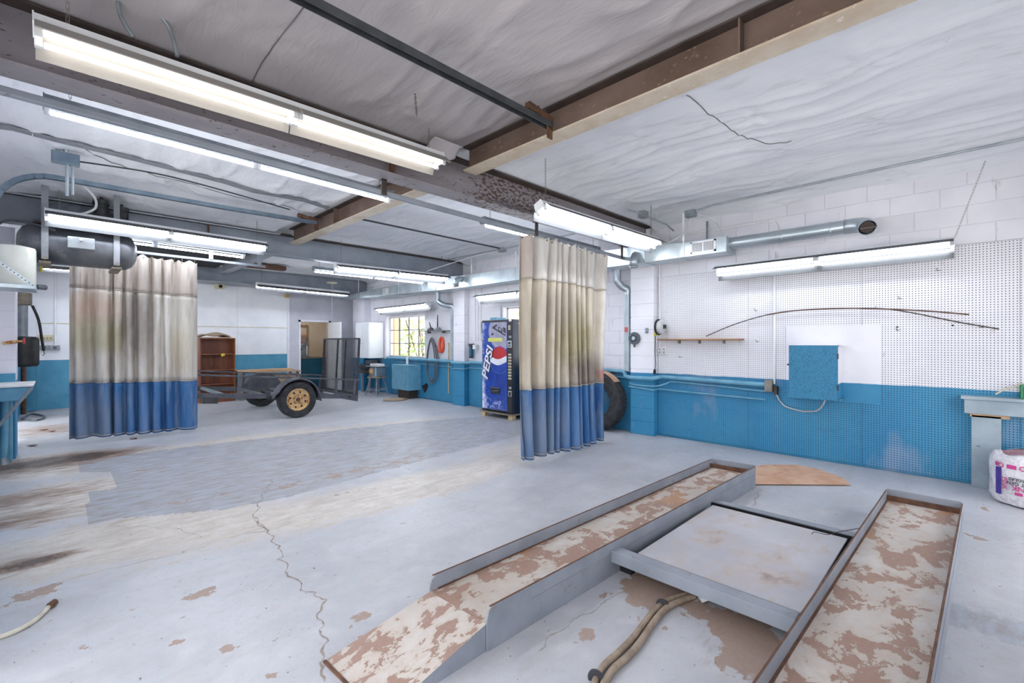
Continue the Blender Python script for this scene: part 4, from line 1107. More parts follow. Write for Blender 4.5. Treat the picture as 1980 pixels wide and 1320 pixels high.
# ------------------------------------------------------------------ text helper
def text_verts(s, size, bold=0.0):
    cu = bpy.data.curves.new('txt', 'FONT'); cu.body = s; cu.size = size; cu.offset = bold; cu.resolution_u = 4
    cu.align_x = 'CENTER'; cu.align_y = 'CENTER'
    o = bpy.data.objects.new('txt', cu); COL.objects.link(o)
    dg = bpy.context.evaluated_depsgraph_get(); me = o.evaluated_get(dg).to_mesh()
    vs = [tuple(v.co) for v in me.vertices]; fs = [tuple(p.vertices) for p in me.polygons]
    o.evaluated_get(dg).to_mesh_clear()
    bpy.data.objects.remove(o); bpy.data.curves.remove(cu)
    return vs, fs

# ------------------------------------------------------------------ wrapped insulation roll
bgx, bgy, bgr, bgh = 6.14, -.42, .275, .43
bag = thing('insulation_roll', 'plastic-wrapped insulation roll with pink print under the bench', 'insulation roll', (bgx, bgy, 0))
prof = [(.0,.0),(.20,.0),(.255,.015),(.275,.07),(.272,.2),(.278,.32),(.272,.40),(.245,.435),(.2,.445)]
def bagfn(rz, wob):
    mb = MB(); n = 48; vs = []
    for k, (r, z) in enumerate(rz):
        for i in range(n):
            a = 2*PI*i/n; q = r * (1 + wob * math.sin(7*a + 3*z*9) + wob*.7*math.sin(13*a + k*1.7))
            vs.append((bgx + q*math.cos(a), bgy + q*math.sin(a), z + (.012*math.sin(5*a) if k > 6 else 0)))
    fs = [(k*n+i, k*n+(i+1) % n, (k+1)*n+(i+1) % n, (k+1)*n+i) for k in range(len(rz)-1) for i in range(n)]
    return mb.add(vs, fs)
bagfn(prof, .012).build('wrapper', M['wrap'], bag, smooth=True)
bagfn([(.2,.44),(.19,.42),(.1,.425),(.03,.41),(.0,.41)], .02).build('batt', M['batt_pink'], bag, smooth=True)
face = math.atan2(-bgy, -bgx) - .34      # the side that faces the room
def wrap_text(s, size, da, z, m, nm, flip=True, bold=.001, vert=False):
    vs, fs = text_verts(s, size, bold); out = []
    for (x, y, _) in vs:
        if vert: x, y = -y, x
        if flip: x, y = -x, -y
        a = face + da + x / .285
        out.append((bgx + .288*math.cos(a), bgy + .288*math.sin(a), z + y))
    MB().add(out, fs).build(nm, m, bag)
def wrap_patch(a0, a1, z0, z1, m, nm, r=.285):
    mb = MB(); mb.grid(lambda u, v: (bgx + r*math.cos(face + a0 + (a1-a0)*u), bgy + r*math.sin(face + a0 + (a1-a0)*u), z0 + (z1-z0)*v), 10, 2)
    mb.build(nm, m, bag)
wrap_patch(.16, 1.9, .035, .115, M['cardboard'], 'kraft_band', .284)
wrap_text('PINK', .062, .10, .175, M['print_magenta'], 'lettering')
wrap_text('NEXT GEN', .040, .10, .215, M['print_black'], 'lettering')
wrap_text('FIBERGLAS', .036, .10, .25, M['print_black'], 'lettering')
wrap_patch(-.06, .12, .115, .14, M['print_magenta'], 'print_block')
wrap_patch(-.58, -.40, .09, .33, M['print_purple'], 'print_block')
wrap_text('PINK', .05, -.30, .20, M['print_magenta'], 'lettering', vert=True)
wrap_patch(-.25, -.02, .335, .37, M['print_magenta'], 'print_block')
wrap_patch(-.60, -.50, .34, .375, M['print_magenta'], 'print_block')
for da in (-.40, .12):
    mb = MB(); vs = []
    for i in range(20):
        for q in (.014, .022):
            th = 2*PI*i/20; a = face + da + q*math.cos(th)/.285
            vs.append((bgx + .287*math.cos(a), bgy + .287*math.sin(a), .353 + q*math.sin(th)))
    mb.add(vs, [(2*i, 2*((i+1) % 20), 2*((i+1) % 20)+1, 2*i+1) for i in range(20)]); mb.build('print_ring', M['print_magenta'], bag)

# ------------------------------------------------------------------ cardboard on the floor
cp = [(1440,936),(1560,936.5),(1645,937),(1630,925),(1585,908),(1540,899),(1478,899),(1440,906)]
pts = [onZ(px, py, .012) for px, py in cp]
tag(MB().prism(pts, (0,0,.006)).build('cardboard_sheet', M['cardboard']), 'brown sheet of cardboard lying on the floor behind the lift', 'cardboard')

# ------------------------------------------------------------------ low-rise vehicle lift set into the floor
lift = thing('vehicle_lift', 'grey low vehicle lift with two flaking runways and a middle plate', 'vehicle lift', (3.0, 1.1, 0))
def runway(pL0, pL1, pR0, pR1, xramp, nm):
    """four plan points of the runway: left near, left far, right near, right far"""
    L0, L1, R0, R1 = [Vector((p[0], p[1], 0)) for p in (pL0, pL1, pR0, pR1)]
    dz, rz, th = .125, .205, .008
    deck = MB(); deck.add([L0 + Vector((0,0,dz)), R0 + Vector((0,0,dz)), R1 + Vector((0,0,dz)), L1 + Vector((0,0,dz))], [(0,1,2,3)])
    dk = deck.build('deck', M['deck'], lift, solid=.006)
    def side(a, b, nrm, inner):
        d = (b - a).normalized(); mb = MB()
        n = Vector((-d.y, d.x, 0)) * nrm
        e = .03
        prof = [a + Vector((0,0,0)), b + Vector((0,0,0)), b + Vector((0,0,rz)), a + d*.045 + Vector((0,0,rz)), a + d*.012 + Vector((0,0,rz-.02)), a + Vector((0,0,rz-.06))]
        mb.prism(prof, n * th); mb.build('side_rail', M['lift_side'], lift, bevel=.002)
        # rust line where the rail meets the deck
        MB().bar(a + d*.02 + Vector((0,0,rz+.001)) + n*th*.5, b + Vector((0,0,rz+.001)) + n*th*.5, th*1.05, .003).build('rail_edge', M['rust_steel'], lift)
        MB().bar(a + d*.05 + Vector((0,0,dz+.004)) - n*.006, b + Vector((0,0,dz+.004)) - n*.006, .012, .006).build('dirt_fillet', M['rust_steel'], lift)
    side(L0, L1, 1, True); side(R0, R1, -1, True)
    d = (L1 - L0).normalized(); n = Vector((-d.y, d.x, 0))
    mb = MB(); mb.prism([L1, R1, R1 + Vector((0,0,rz+.012)), L1 + Vector((0,0,rz+.012))], d * th); mb.build('end_stop', M['lift_side'], lift, bevel=.002)
    MB().bar(L1 - d*.012 + Vector((0,0,dz+.016)), R1 - d*.012 + Vector((0,0,dz+.016)), .03, .05).build('end_rust', M['rust_steel'], lift)
    # ramp
    T0 = L0 - d * xramp + n*.03; T1 = R0 - d * xramp - n*.02
    rm = MB()
    rm.add([L0 + Vector((0,0,dz+.003)), R0 + Vector((0,0,dz+.003)), T1 + Vector((0,0,.006)), T0 + Vector((0,0,.006)), L0, R0, T1, T0],
           [(0,3,2,1),(4,5,6,7),(1,2,6,5),(0,4,7,3),(2,3,7,6)])
    rp = rm.build('ramp', M['deck2'], lift)
    rp.data.materials.append(M['lift_side'])
    for p in rp.data.polygons:
        if abs(p.normal.z) < .5: p.material_index = 1
    MB().bar(T0 + Vector((0,0,.006)), T1 + Vector((0,0,.006)), .012, .01).build('toe_edge', M['rust_steel'], lift)
    MB().bar(R0 + d*.3 + Vector((0,0,.135)) - n*.0095, R1 + Vector((0,0,.135)) - n*.0095, .002, .003).build('weld_seam', M['strap_grey'], lift)
runway((1.394, 2.009), (4.88, 1.91), (1.42, 1.592), (4.915, 1.495), .54, 'a')
runway((1.40, .555), (4.92, .475), (1.43, .125), (4.915, .03), .54, 'b')
MB().box(2.425, .565, .085, 2.505, 1.575, .158).build('cross_bar', M['lift_side'], lift, bevel=.003)
MB().box(3.885, .52, .06, 3.955, 1.53, .112).build('cross_bar', M['lift_side'], lift, bevel=.003)
MB().box(3.872, .53, .0, 3.884, 1.52, .104).build('gap_shade', M['dark_void'], lift)  # dark strip painted in for shade on the far bar's face
MB().box(2.66, 1.562, .0, 3.84, 1.572, .118).build('side_shade', M['dark_void'], lift)  # dark strip standing for the shade under the cut runway side
MB().box(2.60, .575, .098, 3.80, 1.475, .112).build('jack_plate', M['plate'], lift, bevel=.003)
MB().box(2.51, .57, .04, 2.60, 1.57, .10).build('hinge_angle', M['rust_steel'], lift)
MB().box(2.58, .60, .0, 3.84, 1.45, .06).build('jack_body', M['dark_void'], lift)
MB().box(2.52, 1.475, .0, 3.88, 1.565, .03).build('gap_shade', M['dark_void'], lift)  # near-black sheet standing for the shade in the gap
for y in (1.53, .55): MB().box(2.5, y - .02, .06, 2.62, y + .02, .1).build('pivot_lug', M['rust_steel'], lift, bevel=.004)
def cable(label, pts, r, m, nm='hydraulic_hose'):
    q = [onZ(px, py, r) for px, py in pts]
    return tag(MB().tube(spline(q, 8), r, 10).build(nm, m, smooth=True), label, 'hose')
cable('tan hydraulic hose under the lift bar, outer of the tied pair', [(1335,1146),(1300,1157),(1270,1175),(1245,1205),(1222,1235),(1195,1262),(1165,1290),(1145,1330)], .015, M['hose_tan'])
cable('tan hydraulic hose under the lift bar, inner of the tied pair', [(1342,1152),(1312,1163),(1285,1178),(1262,1205),(1240,1238),(1215,1268),(1185,1295),(1160,1335)], .016, M['hose_tan'])
for px, py, n in ((1281,1170,'by the lift bar'), (1152,1310,'at the picture bottom')):
    p = onZ(px, py, .016)
    tag(MB().cyl(p + Vector((-.006,-.002,0)), p + Vector((.006,.002,0)), .034, n=16).build('cable_tie', M['cable_dark']), 'dark cable tie round the hose pair ' + n, 'cable tie')
w0 = [onZ(1570, 1032, .125), onZ(1575, 1028, .128), onZ(1600, 1033, .13), onZ(1622, 1028, .135), onZ(1668, 1020, .14)]
tag(MB().tube(spline(w0, 6), .0025, 5).build('wire', M['steel_dark']), 'thin bent wire lying across the lift plate corner', 'wire')
tag(MB().prism([onZ(1345,1150,.004), onZ(1358,1165,.004), onZ(1369,1161,.03), onZ(1350,1146,.03)], (0,0,.002)).build('paper_scrap', M['white_plastic']), 'small white scrap poking out under the lift bar', 'scrap')
cable('cream cut hose end lying on the floor at lower left', [(-30,1240),(0,1231),(40,1215),(72,1195),(95,1172)], .012, M['hose_cream'], 'cut_hose')
p = onZ(96, 1171, .018)
tag(MB().cyl(p, p + Vector((.02, .03, .002)), .017, n=12).build('hose_fitting', M['rust_steel']), 'brown fitting on the end of the cream hose', 'fitting')

# ------------------------------------------------------------------ drinks vending machine
VX0, VX1, VY0, VY1, VZ0, VZ1 = 5.94, 6.53, 5.93, 6.78, .105, 1.865
vm = thing('vending_machine', 'tall blue cola vending machine standing on boards by the wall', 'vending machine', (6.24, 6.355, VZ0))
MB().box(VX0 + .03, VY0, VZ0, VX1, VY1, VZ1).build('cabinet', M['navy'], vm, bevel=.012)
frm = MB().box(VX0, VY0, VZ0 + .01, VX0 + .04, VY1, VZ1).build('door', M['navy'], vm, bevel=.01)
W = VY1 - VY0
def U(u, v, dx=0.0): return (VX0 - .004 - dx, VY1 - u * W, VZ0 + v * (VZ1 - VZ0))
am = MB(); am.add([(0, -.0, .0), (0, -.84*W + .02, 0), (0, -.84*W + .02, 1.665), (0, 0, 1.665)], [(0,1,2,3)])
af = am.build('front_art', M['drink'], vm, local=True, solid=.004)
af.location = Vector((VX0 - .003, VY1 - .02, VZ0 + .045)) - Vector(vm.location)
def flat(poly, dx, nm, m, solid=.002):
    mb = MB(); n = len(poly); mb.add([U(u, v, dx) for u, v in poly], [tuple(range(n))])
    return mb.build(nm, m, vm, solid=solid)
def clipu(pts, umax=.832, umin=.02): return [(min(max(u, umin), umax), v) for u, v in pts]
asp = W / (VZ1 - VZ0)
def ell(cu, cv, r, a0, a1, n=32): return [(cu + r * math.cos(a0 + (a1-a0)*i/n), cv + r * asp * math.sin(a0 + (a1-a0)*i/n)) for i in range(n + 1)]
# can top
flat(clipu(ell(.70, .885, .44, 0, 2*PI, 48)[:-1])[::1] if False else clipu([(u, min(v, .972)) for u, v in ell(.66, .875, .42, 0, 2*PI, 48)[:-1]]), .002, 'can_top', M['can_grey'])
rg = ell(.66, .875, .36, 0.3, 2*PI*.75, 40)
mb = MB(); L = len(rg); inner = [(u*.985 + .66*.015, v*.985 + .875*.015) for u, v in rg]
rg = [q for q in rg]; ok = [i for i in range(L - 1) if rg[i][0] < .82 and rg[i+1][0] < .82 and rg[i][1] < .965 and rg[i+1][1] < .965]
mb.add([U(u, v, .005) for u, v in rg] + [U(u, v, .005) for u, v in inner], [(i, i+1, L+i+1, L+i) for i in ok]); mb.build('can_rim', M['logo_white'], vm)
for poly in ([(.38,.92),(.50,.955),(.53,.94),(.43,.905)], [(.38,.925),(.80,.835),(.80,.82),(.37,.91)], [(.56,.925),(.70,.90),(.69,.86),(.57,.88)], [(.72,.92),(.80,.905),(.80,.85),(.72,.87)], [(.33,.85),(.40,.86),(.40,.835),(.34,.83)]):
    flat(poly, .005, 'can_mark', M['print_black'])
flat([(.60,.912),(.67,.90),(.67,.875),(.60,.888)], .008, 'can_mark', M['can_grey'])
# yellow note
flat([(.23,.803),(.69,.803),(.70,.762),(.23,.762)], .008, 'paper_note', M['note_yellow'])
# globe emblem
g0, gv, gr = .60, .565, .30
flat(clipu(ell(g0, gv, gr * 1.04, 0, 2*PI, 48)[:-1]), .003, 'emblem_halo', M['logo_sky'])
flat(clipu(ell(g0, gv, gr, 0, 2*PI, 48)[:-1]), .005, 'emblem_disc', M['logo_blue'])
def wave(u, o): return gv + o + .022 * math.sin((u - .3) / .55 * 2*PI * .75 + 2.6)
top = [q for q in ell(g0, gv, gr, 0, PI, 40)]
topc = [(min(u, .832), v) for u, v in top if v > wave(u, .035)]
bot = [(u, wave(u, .03)) for u in np.linspace(topc[-1][0], topc[0][0], 18)]
flat(topc + bot, .007, 'emblem_red', M['logo_red'])
us = np.linspace(g0 - gr * .995, .832, 18)
flat([(u, wave(u, .03)) for u in us] + [(u, wave(u, -.035)) for u in us[::-1]], .007, 'emblem_white', M['logo_white'])
# lettering
def art_text(s, size, cu, cv, ang, m, dx, shear=0.0, sx=1.0, nm='lettering', bold=.0):
    vs, fs = text_verts(s, size, bold); out = []
    for (x, y, _) in vs:
        x = x * sx + shear * y; ca, sa = math.cos(ang), math.sin(ang)
        X_ = x * ca - y * sa; Y_ = x * sa + y * ca
        out.append((VX0 - .004 - dx, VY1 - cu * W - X_, VZ0 + cv * (VZ1 - VZ0) + Y_))
    MB().add(out, fs).build(nm, m, vm)
art_text('PEPSI', .25, .235, .53, R(75), M['print_black'], .008, shear=.25, sx=1.16, bold=.010)
art_text('PEPSI', .25, .218, .535, R(75), M['logo_white'], .011, shear=.25, sx=1.16, bold=.006)
# delivery slot
flat([(.32,.262),(.62,.258),(.62,.20),(.33,.197)], .012, 'delivery_slot', M['black_plastic'])
flat([(.31,.268),(.63,.264),(.63,.256),(.32,.258)], .016, 'slot_lip', M['hose_grey'])
flat([(.36,.228),(.58,.236),(.58,.230),(.36,.222)], .016, 'slot_flap', M['chrome'])
# control strip
flat([(.845,.985),(.995,.985),(.995,.015),(.845,.015)], .001, 'control_strip', M['black_plastic'])
def plate(u0, u1, v0, v1, nm, m, dx=.006):
    a = U(u0, v0, dx); b = U(u1, v1, 0)
    return MB().box(a[0], a[1], a[2], b[0], b[1], b[2]).build(nm, m, vm, bevel=.002)
plate(.88, .95, .885, .935, 'label_plate', M['button'])
plate(.90, .98, .975, .998, 'label_plate', M['logo_white'])
plate(.90, .98, .80, .825, 'label_plate', M['galv_dull'])
plate(.855, .985, .70, .772, 'bill_acceptor', M['galv'])
plate(.88, .96, .735, .76, 'bill_slot', M['black_plastic'], .009); plate(.88, .96, .708, .728, 'bill_window', M['hose_grey'], .009)
for k in range(9):
    v = .625 - k * .0315
    plate(.885, .98, v - .009, v + .011, 'selection_button', M['button'], .012)
plate(.90, .975, .265, .287, 'coin_return', M['galv']); plate(.88, .985, .185, .245, 'change_cup', M['galv']); plate(.90, .965, .19, .232, 'cup_recess', M['black_plastic'], .009)
MB().box(6.10, VY0 - .002, 1.775, 6.19, VY0, 1.80).build('sticker', M['logo_white'], vm)
MB().cyl((6.20, VY0, 1.02), (6.20, VY0 - .003, 1.02), .03, n=16).build('sticker', M['hose_grey'], vm)
tag(MB().box(5.99, 6.42, VZ1 + .002, 6.25, 6.6, VZ1 + .05).build('blue_box', M['pipe_blue'], bevel=.004), 'small pale blue box lying on top of the drinks machine', 'box')
pl = thing('pallet_board', 'weathered board platform on wooden blocks below the drinks machine', 'platform', (6.24, 6.355, 0))
MB().box(5.90, 5.90, .075, 6.52, 6.81, .10).build('board', M['pallet'], pl, bevel=.003)
for (x, y) in ((5.97, 6.72), (5.97, 5.97), (6.45, 6.72), (6.45, 5.97)):
    MB().box(x - .05, y - .055, 0, x + .05, y + .055, .075).build('block', M['wood_block'], pl, bevel=.003)

# ------------------------------------------------------------------ big tyre behind the stained curtain
ty = thing('truck_tyre', 'large bare black tyre leaning on the wall behind the stained curtain', 'tyre', (6.38, 4.35, 0))
def tyre_prof(r, ri, wd):
    return [(ri, -wd*.36), (ri + .02, -wd*.42), (r*.82, -wd*.5), (r*.94, -wd*.47), (r*.985, -wd*.38), (r, -wd*.3), (r, wd*.3), (r*.985, wd*.38), (r*.94, wd*.47), (r*.82, wd*.5), (ri + .02, wd*.42), (ri, wd*.36), (ri, -wd*.36)]
TR = .475
MB().lathe(tyre_prof(TR, .27, .26), (6.34, 4.32, TR + .005), 'x', 48).build('carcass', M['black_rubber'], ty, smooth=True)
mb = MB()
for i in range(44):
    a = 2*PI*i/44
    for q in (-1, 1):
        c = Vector((6.34 + q*.05, 4.32 + (TR+.001)*math.cos(a + q*.03), TR + .005 + (TR+.001)*math.sin(a + q*.03)))
        if c.z < .02: continue
        mb.bar(c - Vector((.04,0,0)), c + Vector((.04,0,0)), .03, .012, (0, math.cos(a), math.sin(a)))
mb.build('tread', M['black_rubber'], ty)
mb = MB(); mb.grid(lambda u, v: (6.25 + .17*u, 4.32 - (TR+.012)*math.sin(R(6) + R(42)*v), TR + .005 + (TR+.014)*math.cos(R(6) + R(42)*v)), 4, 10)
tag(mb.build('cardboard_flap', M['cardboard'], solid=.004), 'tan cardboard strip draped over the large tyre', 'cardboard')

# ------------------------------------------------------------------ utility trailer (tilted nose up)
tl = thing('utility_trailer', 'black steel utility trailer with mesh tail gate and rusty yellow wheel', 'trailer', (3.25, 10.15, .343))
tl.rotation_euler = (0, .088, 0)
def tb(mb, nm, m=None, parent=None, **k): return mb.build(nm, m or M['steel_worn'], parent or tl, local=True, **k)
NY, FYY = -.90, .90          # rails in trailer frame
X0, X1 = -2.0, 1.27
for y in (NY, FYY):
    tb(MB().box(X0, y - .02, .0, X1, y + .02, .09), 'frame_rail', bevel=.004)
    tb(MB().box(X0, y - .02, .385, X1 + .06, y + .02, .415), 'top_rail', bevel=.004)
for x in (-2.0, -1.2, -.55, .1, .75, X1 - .04):
    tb(MB().box(x, NY + .02, .03, x + .06, FYY - .02, .08), 'cross_member', M['galv_dull'] if x in (-1.2, .1) else M['steel_worn'])  # two members made paler for the light they reflect
for x in (-1.95, -.98, .80, X1 - .06):
    tb(MB().box(x, NY - .02, .09, x + .045, NY + .02, .385), 'post')
for x in (-1.95, -1.35, -.45, .75, X1 - .06):
    tb(MB().box(x, FYY - .02, .09, x + .045, FYY + .02, .385), 'post')
tb(MB().bar((-1.9, NY + .03, .02), (-2.9, 0, .0), .06, .09).bar((-1.9, FYY - .03, .02), (-2.9, 0, .0), .06, .09), 'tongue')
tb(MB().box(-1.50, NY - .05, -.085, -1.27, NY + .05, .02), 'front_bracket', M['black_metal'], bevel=.006)
tb(MB().prism([(X1 - .02, NY - .03, .09), (X1 + .04, NY - .03, .09), (X1 + .04, NY - .03, -.06), (X1 - .02, NY - .03, -.05), (X1 - .32, NY - .03, .0)], (0, .07, 0)), 'rear_plate')
tb(MB().prism([(X1 - .02, FYY + .03, .09), (X1 + .04, FYY + .03, .09), (X1 + .04, FYY + .03, -.06), (X1 - .02, FYY + .03, -.05), (X1 - .32, FYY + .03, .0)], (0, -.07, 0)), 'rear_plate')
tb(MB().cyl((X1 - .14, NY - .031, .035), (X1 - .14, NY - .036, .035), .024, n=14), 'tail_lamp', M['black_plastic'])
tb(MB().cyl((0, -1.0, 0), (0, 1.0, 0), .035, n=14), 'axle', smooth=True)
for q in (-1, 1):
    tb(MB().bar((-.35, q*.86, -.02), (0, q*.86, -.07), .05, .02).bar((0, q*.86, -.07), (.35, q*.86, -.02), .05, .02), 'leaf_spring', M['black_metal'])
for q in (-1, 1):
    yc = q * 1.065
    whl = MB().lathe(tyre_prof(.343, .2, .21), (0, yc, 0), 'y', 44)
    wo = tb(whl, 'wheel', M['black_rubber'], smooth=True)
    s = q
    rim = MB().lathe([(.205, s*.078), (.212, s*.085), (.20, s*.09), (.185, s*.07), (.17, s*.055), (.12, s*.062), (.10, s*.045), (.06, s*.04), (.055, s*.07), (.0, s*.072)], (0, yc, 0), 'y', 40)
    rm = tb(rim, 'rim', M['rim'], wo, smooth=True)
    for k in range(8):
        a = 2*PI*k/8 + .2
        tb(MB().cyl((.145*math.sin(a), yc + s*.060, .145*math.cos(a)), (.145*math.sin(a), yc + s*.0625, .145*math.cos(a)), .018, n=12), 'rim_hole', M['dark_void'], wo)
    for k in range(5):
        a = 2*PI*k/5
        tb(MB().cyl((.075*math.sin(a), yc + s*.04, .075*math.cos(a)), (.075*math.sin(a), yc + s*.062, .075*math.cos(a)), .011, n=6), 'lug_nut', M['rust_steel'], wo)
    tb(MB().lathe([(.04, s*.06), (.038, s*.085), (.0, s*.088)], (0, yc, 0), 'y', 18), 'hub_cap', M['rust_steel'], wo, smooth=True)
    # fender
    prof = []
    for i in range(15):
        a = R(172) - R(164) * i / 14
        prof.append((.405 * math.cos(a), .405 * math.sin(a) + .0))
    prof = [(-.46, .02), (-.44, .09)] + prof[1:-1] + [(.40, .08), (.43, -.02)]
    mb = MB(); n = len(prof); ya, yb = yc - .125, yc + .125
    mb.add([(x, ya, z) for x, z in prof] + [(x, yb, z) for x, z in prof], [(i, i+1, n+i+1, n+i) for i in range(n - 1)])
    yo = yc + s*.125
    mb.add([(x, yo, z) for x, z in prof] + [(x*.955, yo, z*.955 - .004) for x, z in prof], [(i, i+1, n+i+1, n+i) for i in range(n - 1)])
    tb(mb, 'fender', M['steel_worn'], smooth=True, solid=.006)
    yi = yc - s*.125
    tb(MB().add([(x, yi, z) for x, z in prof] + [(x, yi, .03) for x, z in prof], [(i, i+1, n+i+1, n+i) for i in range(1, n - 2)]), 'fender_back', M['steel_worn'], solid=.004)
    tb(MB().box(-.5, yc - s*.06 - .05, .0, -.40, yc - s*.06 + .05, .06), 'fender_bracket', M['black_metal'], bevel=.004)
# gate
GH = 1.20; lean = .03
def G(u, v): return (X1 + .02 - .045 * v / GH, NY + (FYY - NY) * u, .08 + v)
gate = tb(MB().bar(G(0,0), G(0,GH), .035, .04, (1,0,0)).bar(G(1,0), G(1,GH), .035, .04, (1,0,0)).bar(G(0,GH), G(1,GH), .035, .035, (1,0,0)).bar(G(0,.02), G(1,.02), .045, .045, (1,0,0)), 'tail_gate', M['black_metal'])
for u in (.36, .58): tb(MB().bar(G(u,0), G(u,GH), .04, .03, (1,0,0)), 'gate_bar', M['black_metal'], gate)
mb = MB(); nx = 54; slope_ = 1.0
for i in range(-38, nx):
    for sgn in (1, -1):
        u0 = i / nx; v0 = 0.0; u1 = u0 + sgn * GH / (FYY - NY) * .62; 
        a = [u0 if sgn > 0 else u0 + .7, 0.0]; b = [a[0] + sgn * GH / (FYY-NY) * .62, GH]
        # clip to 0..1
        def cl(p, q):
            t0, t1 = 0.0, 1.0; du = q[0] - p[0]
            for e, sg in ((0.0, 1), (1.0, -1)):
                t = (e - p[0]) / du
                if sg * du > 0: t0 = max(t0, t)
                else: t1 = min(t1, t)
            return t0, t1
        t0, t1 = cl(a, b)
        if t1 - t0 < .01: continue
        pa = G(a[0] + (b[0]-a[0])*t0, GH*t0); pb = G(a[0] + (b[0]-a[0])*t1, GH*t1)
        mb.bar(pa, pb, .0045, .003, (1,0,0))
tb(mb, 'expanded_mesh', M['black_metal'], gate, kind='stuff')

# ------------------------------------------------------------------ bookcase, low bench, things by the back wall
bx0, bx1, by = 2.36, 3.09, 12.66
bk = thing('bookcase', 'empty reddish-brown wooden bookcase behind the trailer', 'bookcase', ((bx0 + bx1)/2, by + .15, 0))
for x in (bx0, bx1 - .022): MB().box(x, by, 0, x + .022, by + .29, 1.535).build('side_panel', M['mahogany'], bk)
MB().box(bx0, by + .28, 0, bx1, by + .29, 1.53).build('back_panel', M['mahogany'], bk)
for z in (.10, .42, .76, 1.135, 1.51): MB().box(bx0 + .022, by + .004, z, bx1 - .022, by + .28, z + .022).build('shelf', M['mahogany'], bk)
MB().box(bx0 + .022, by + .012, 0, bx1 - .022, by + .03, .10).build('plinth', M['mahogany'], bk)
MB().box(bx0 - .01, by - .01, 1.535, bx1 - .07, by + .29, 1.552).build('top_board', M['bare_wood'], bk, label='pale bare wood top board')
mb = MB(); mb.grid(lambda u, v: (bx0 - .05 + .68*u, by + .02 + .24*v, 1.60 + .045*math.sin(PI*u)*math.sin(PI*v) + .02*math.sin(9*u + 4*v) - .045*(abs(2*u-1)**3)), 20, 8)
tag(mb.build('folded_tarp', M['tarp'], smooth=True, solid=.03), 'folded brown tarp lying on top of the bookcase', 'tarp')
tag(MB().prism([(2.78, by - .006, 1.155), (2.86, by - .006, 1.165), (2.87, by - .006, 1.115), (2.80, by - .006, 1.09)], (0, .03, 0)).build('yellow_tag', M['yellow'], bevel=.004), 'crumpled yellow tag on the bookcase shelf edge', 'tag')
bt = thing('low_bench', 'low wooden bench with a pale plank top behind the trailer', 'bench', (3.9, 12.85, 0))
MB().box(3.14, 12.52, .655, 4.60, 13.2, .685).build('bench_top', M['tarp'], bt, bevel=.003)
for x in (3.18, 4.50):
    for y in (12.56, 13.1): MB().box(x, y, 0, x + .06, y + .06, .655).build('leg', M['pallet'], bt)
for z in (.30, .56): MB().box(3.18, 12.58, z, 4.56, 12.61, z + .06).build('rail', M['pallet'], bt)
for x in (3.6, 4.05, 4.35): MB().box(x, 12.60, .36, x + .3, 12.62, .56).build('panel', M['tarp'], bt)
tag(MB().box(3.12, 12.62, .687, 4.42, 12.95, .74).build('plank', M['bare_wood'], bevel=.003), 'pale bare plank lying on the low bench', 'plank')

# open door leaf
df = struct(MB().box(DX1 - .01, YB - .84, .015, DX1 + .03, YB - .005, DZ - .01).build('door_1', M['white_enamel'], bevel=.004))
kn = MB().cyl((DX1 - .01, YB - .77, .98), (DX1 - .05, YB - .77, .98), .012, n=10).lathe([(0,-.02),(.024,-.012),(.028,0),(.02,.014),(0,.016)], (DX1 - .06, YB - .77, .98), 'x', 16)
kn.build('knob', M['chrome'], df, smooth=True)
for z in (.25, 1.0, 1.75): MB().cyl((DX1, YB - .004, z - .04), (DX1, YB - .004, z + .04), .008, n=8).build('hinge', M['chrome'], df)

# the small room beyond the doorway
struct(MB().box(4.3, YB + .1, -.02, 6.6, 16.2, 0).build('floor_2', M['pallet']))
struct(MB().box(4.2, 15.3, 0, 6.7, 15.42, 2.7).build('wall_far', M['wall_tan']))
struct(MB().box(4.2, YB + .1, 0, 4.3, 15.3, 2.7).build('wall_side', M['wall_tan']))
struct(MB().box(6.42, YB + .1, 0, 6.55, 15.3, 2.7).build('wall_side_2', M['wall_tan']))
struct(MB().box(4.2, YB + .12, 2.6, 6.6, 15.4, 2.68).build('ceiling_2', M['white_paint']))
cl = thing('ceiling_lamp', 'warm ceiling lamp in the small room beyond the doorway', 'light', (5.3, 14.5, 2.6))
M['lamp_warm'] = emis('lamp_warm', (1, .86, .68, 1), 18)
MB().cyl((5.3, 14.5, 2.55), (5.3, 14.5, 2.6), .15, n=20).build('base', M['white_plastic'], cl); MB().lathe([(.14, 0), (.12, -.06), (0, -.09)], (5.3, 14.5, 2.55), 'z', 20).build('globe', M['lamp_warm'], cl, smooth=True)
ct = thing('base_cabinet', 'dark teal counter cabinet in the room beyond the doorway', 'cabinet', (5.6, 14.9, 0))
MB().box(5.25, 14.55, 0, 6.1, 15.25, .92).build('body', M['teal_dark'], ct, bevel=.004)
MB().box(5.0, 14.9, 0, 5.25, 15.25, .92).build('side_cupboard', M['tarp'], ct, bevel=.004)
MB().box(4.98, 14.52, .92, 6.12, 15.27, .95).build('counter_top', M['pallet'], ct, bevel=.003)
MB().cyl((5.42, 14.55, .4), (5.42, 14.53, .4), .03, n=14).build('pull_ring', M['chrome'], ct)
cfm = thing('drink_dispenser', 'steel drinks dispenser on the teal counter beyond the doorway', 'dispenser', (5.4, 14.8, .95))
MB().box(5.22, 14.70, .95, 5.62, 15.1, 1.30).build('body', M['galv_dull'], cfm, bevel=.01)
MB().box(5.22, 14.68, 1.30, 5.62, 15.1, 1.44).build('head', M['chrome'], cfm, bevel=.02)
MB().box(5.23, 14.675, 1.39, 5.42, 14.685, 1.43).build('badge', M['red'], cfm)
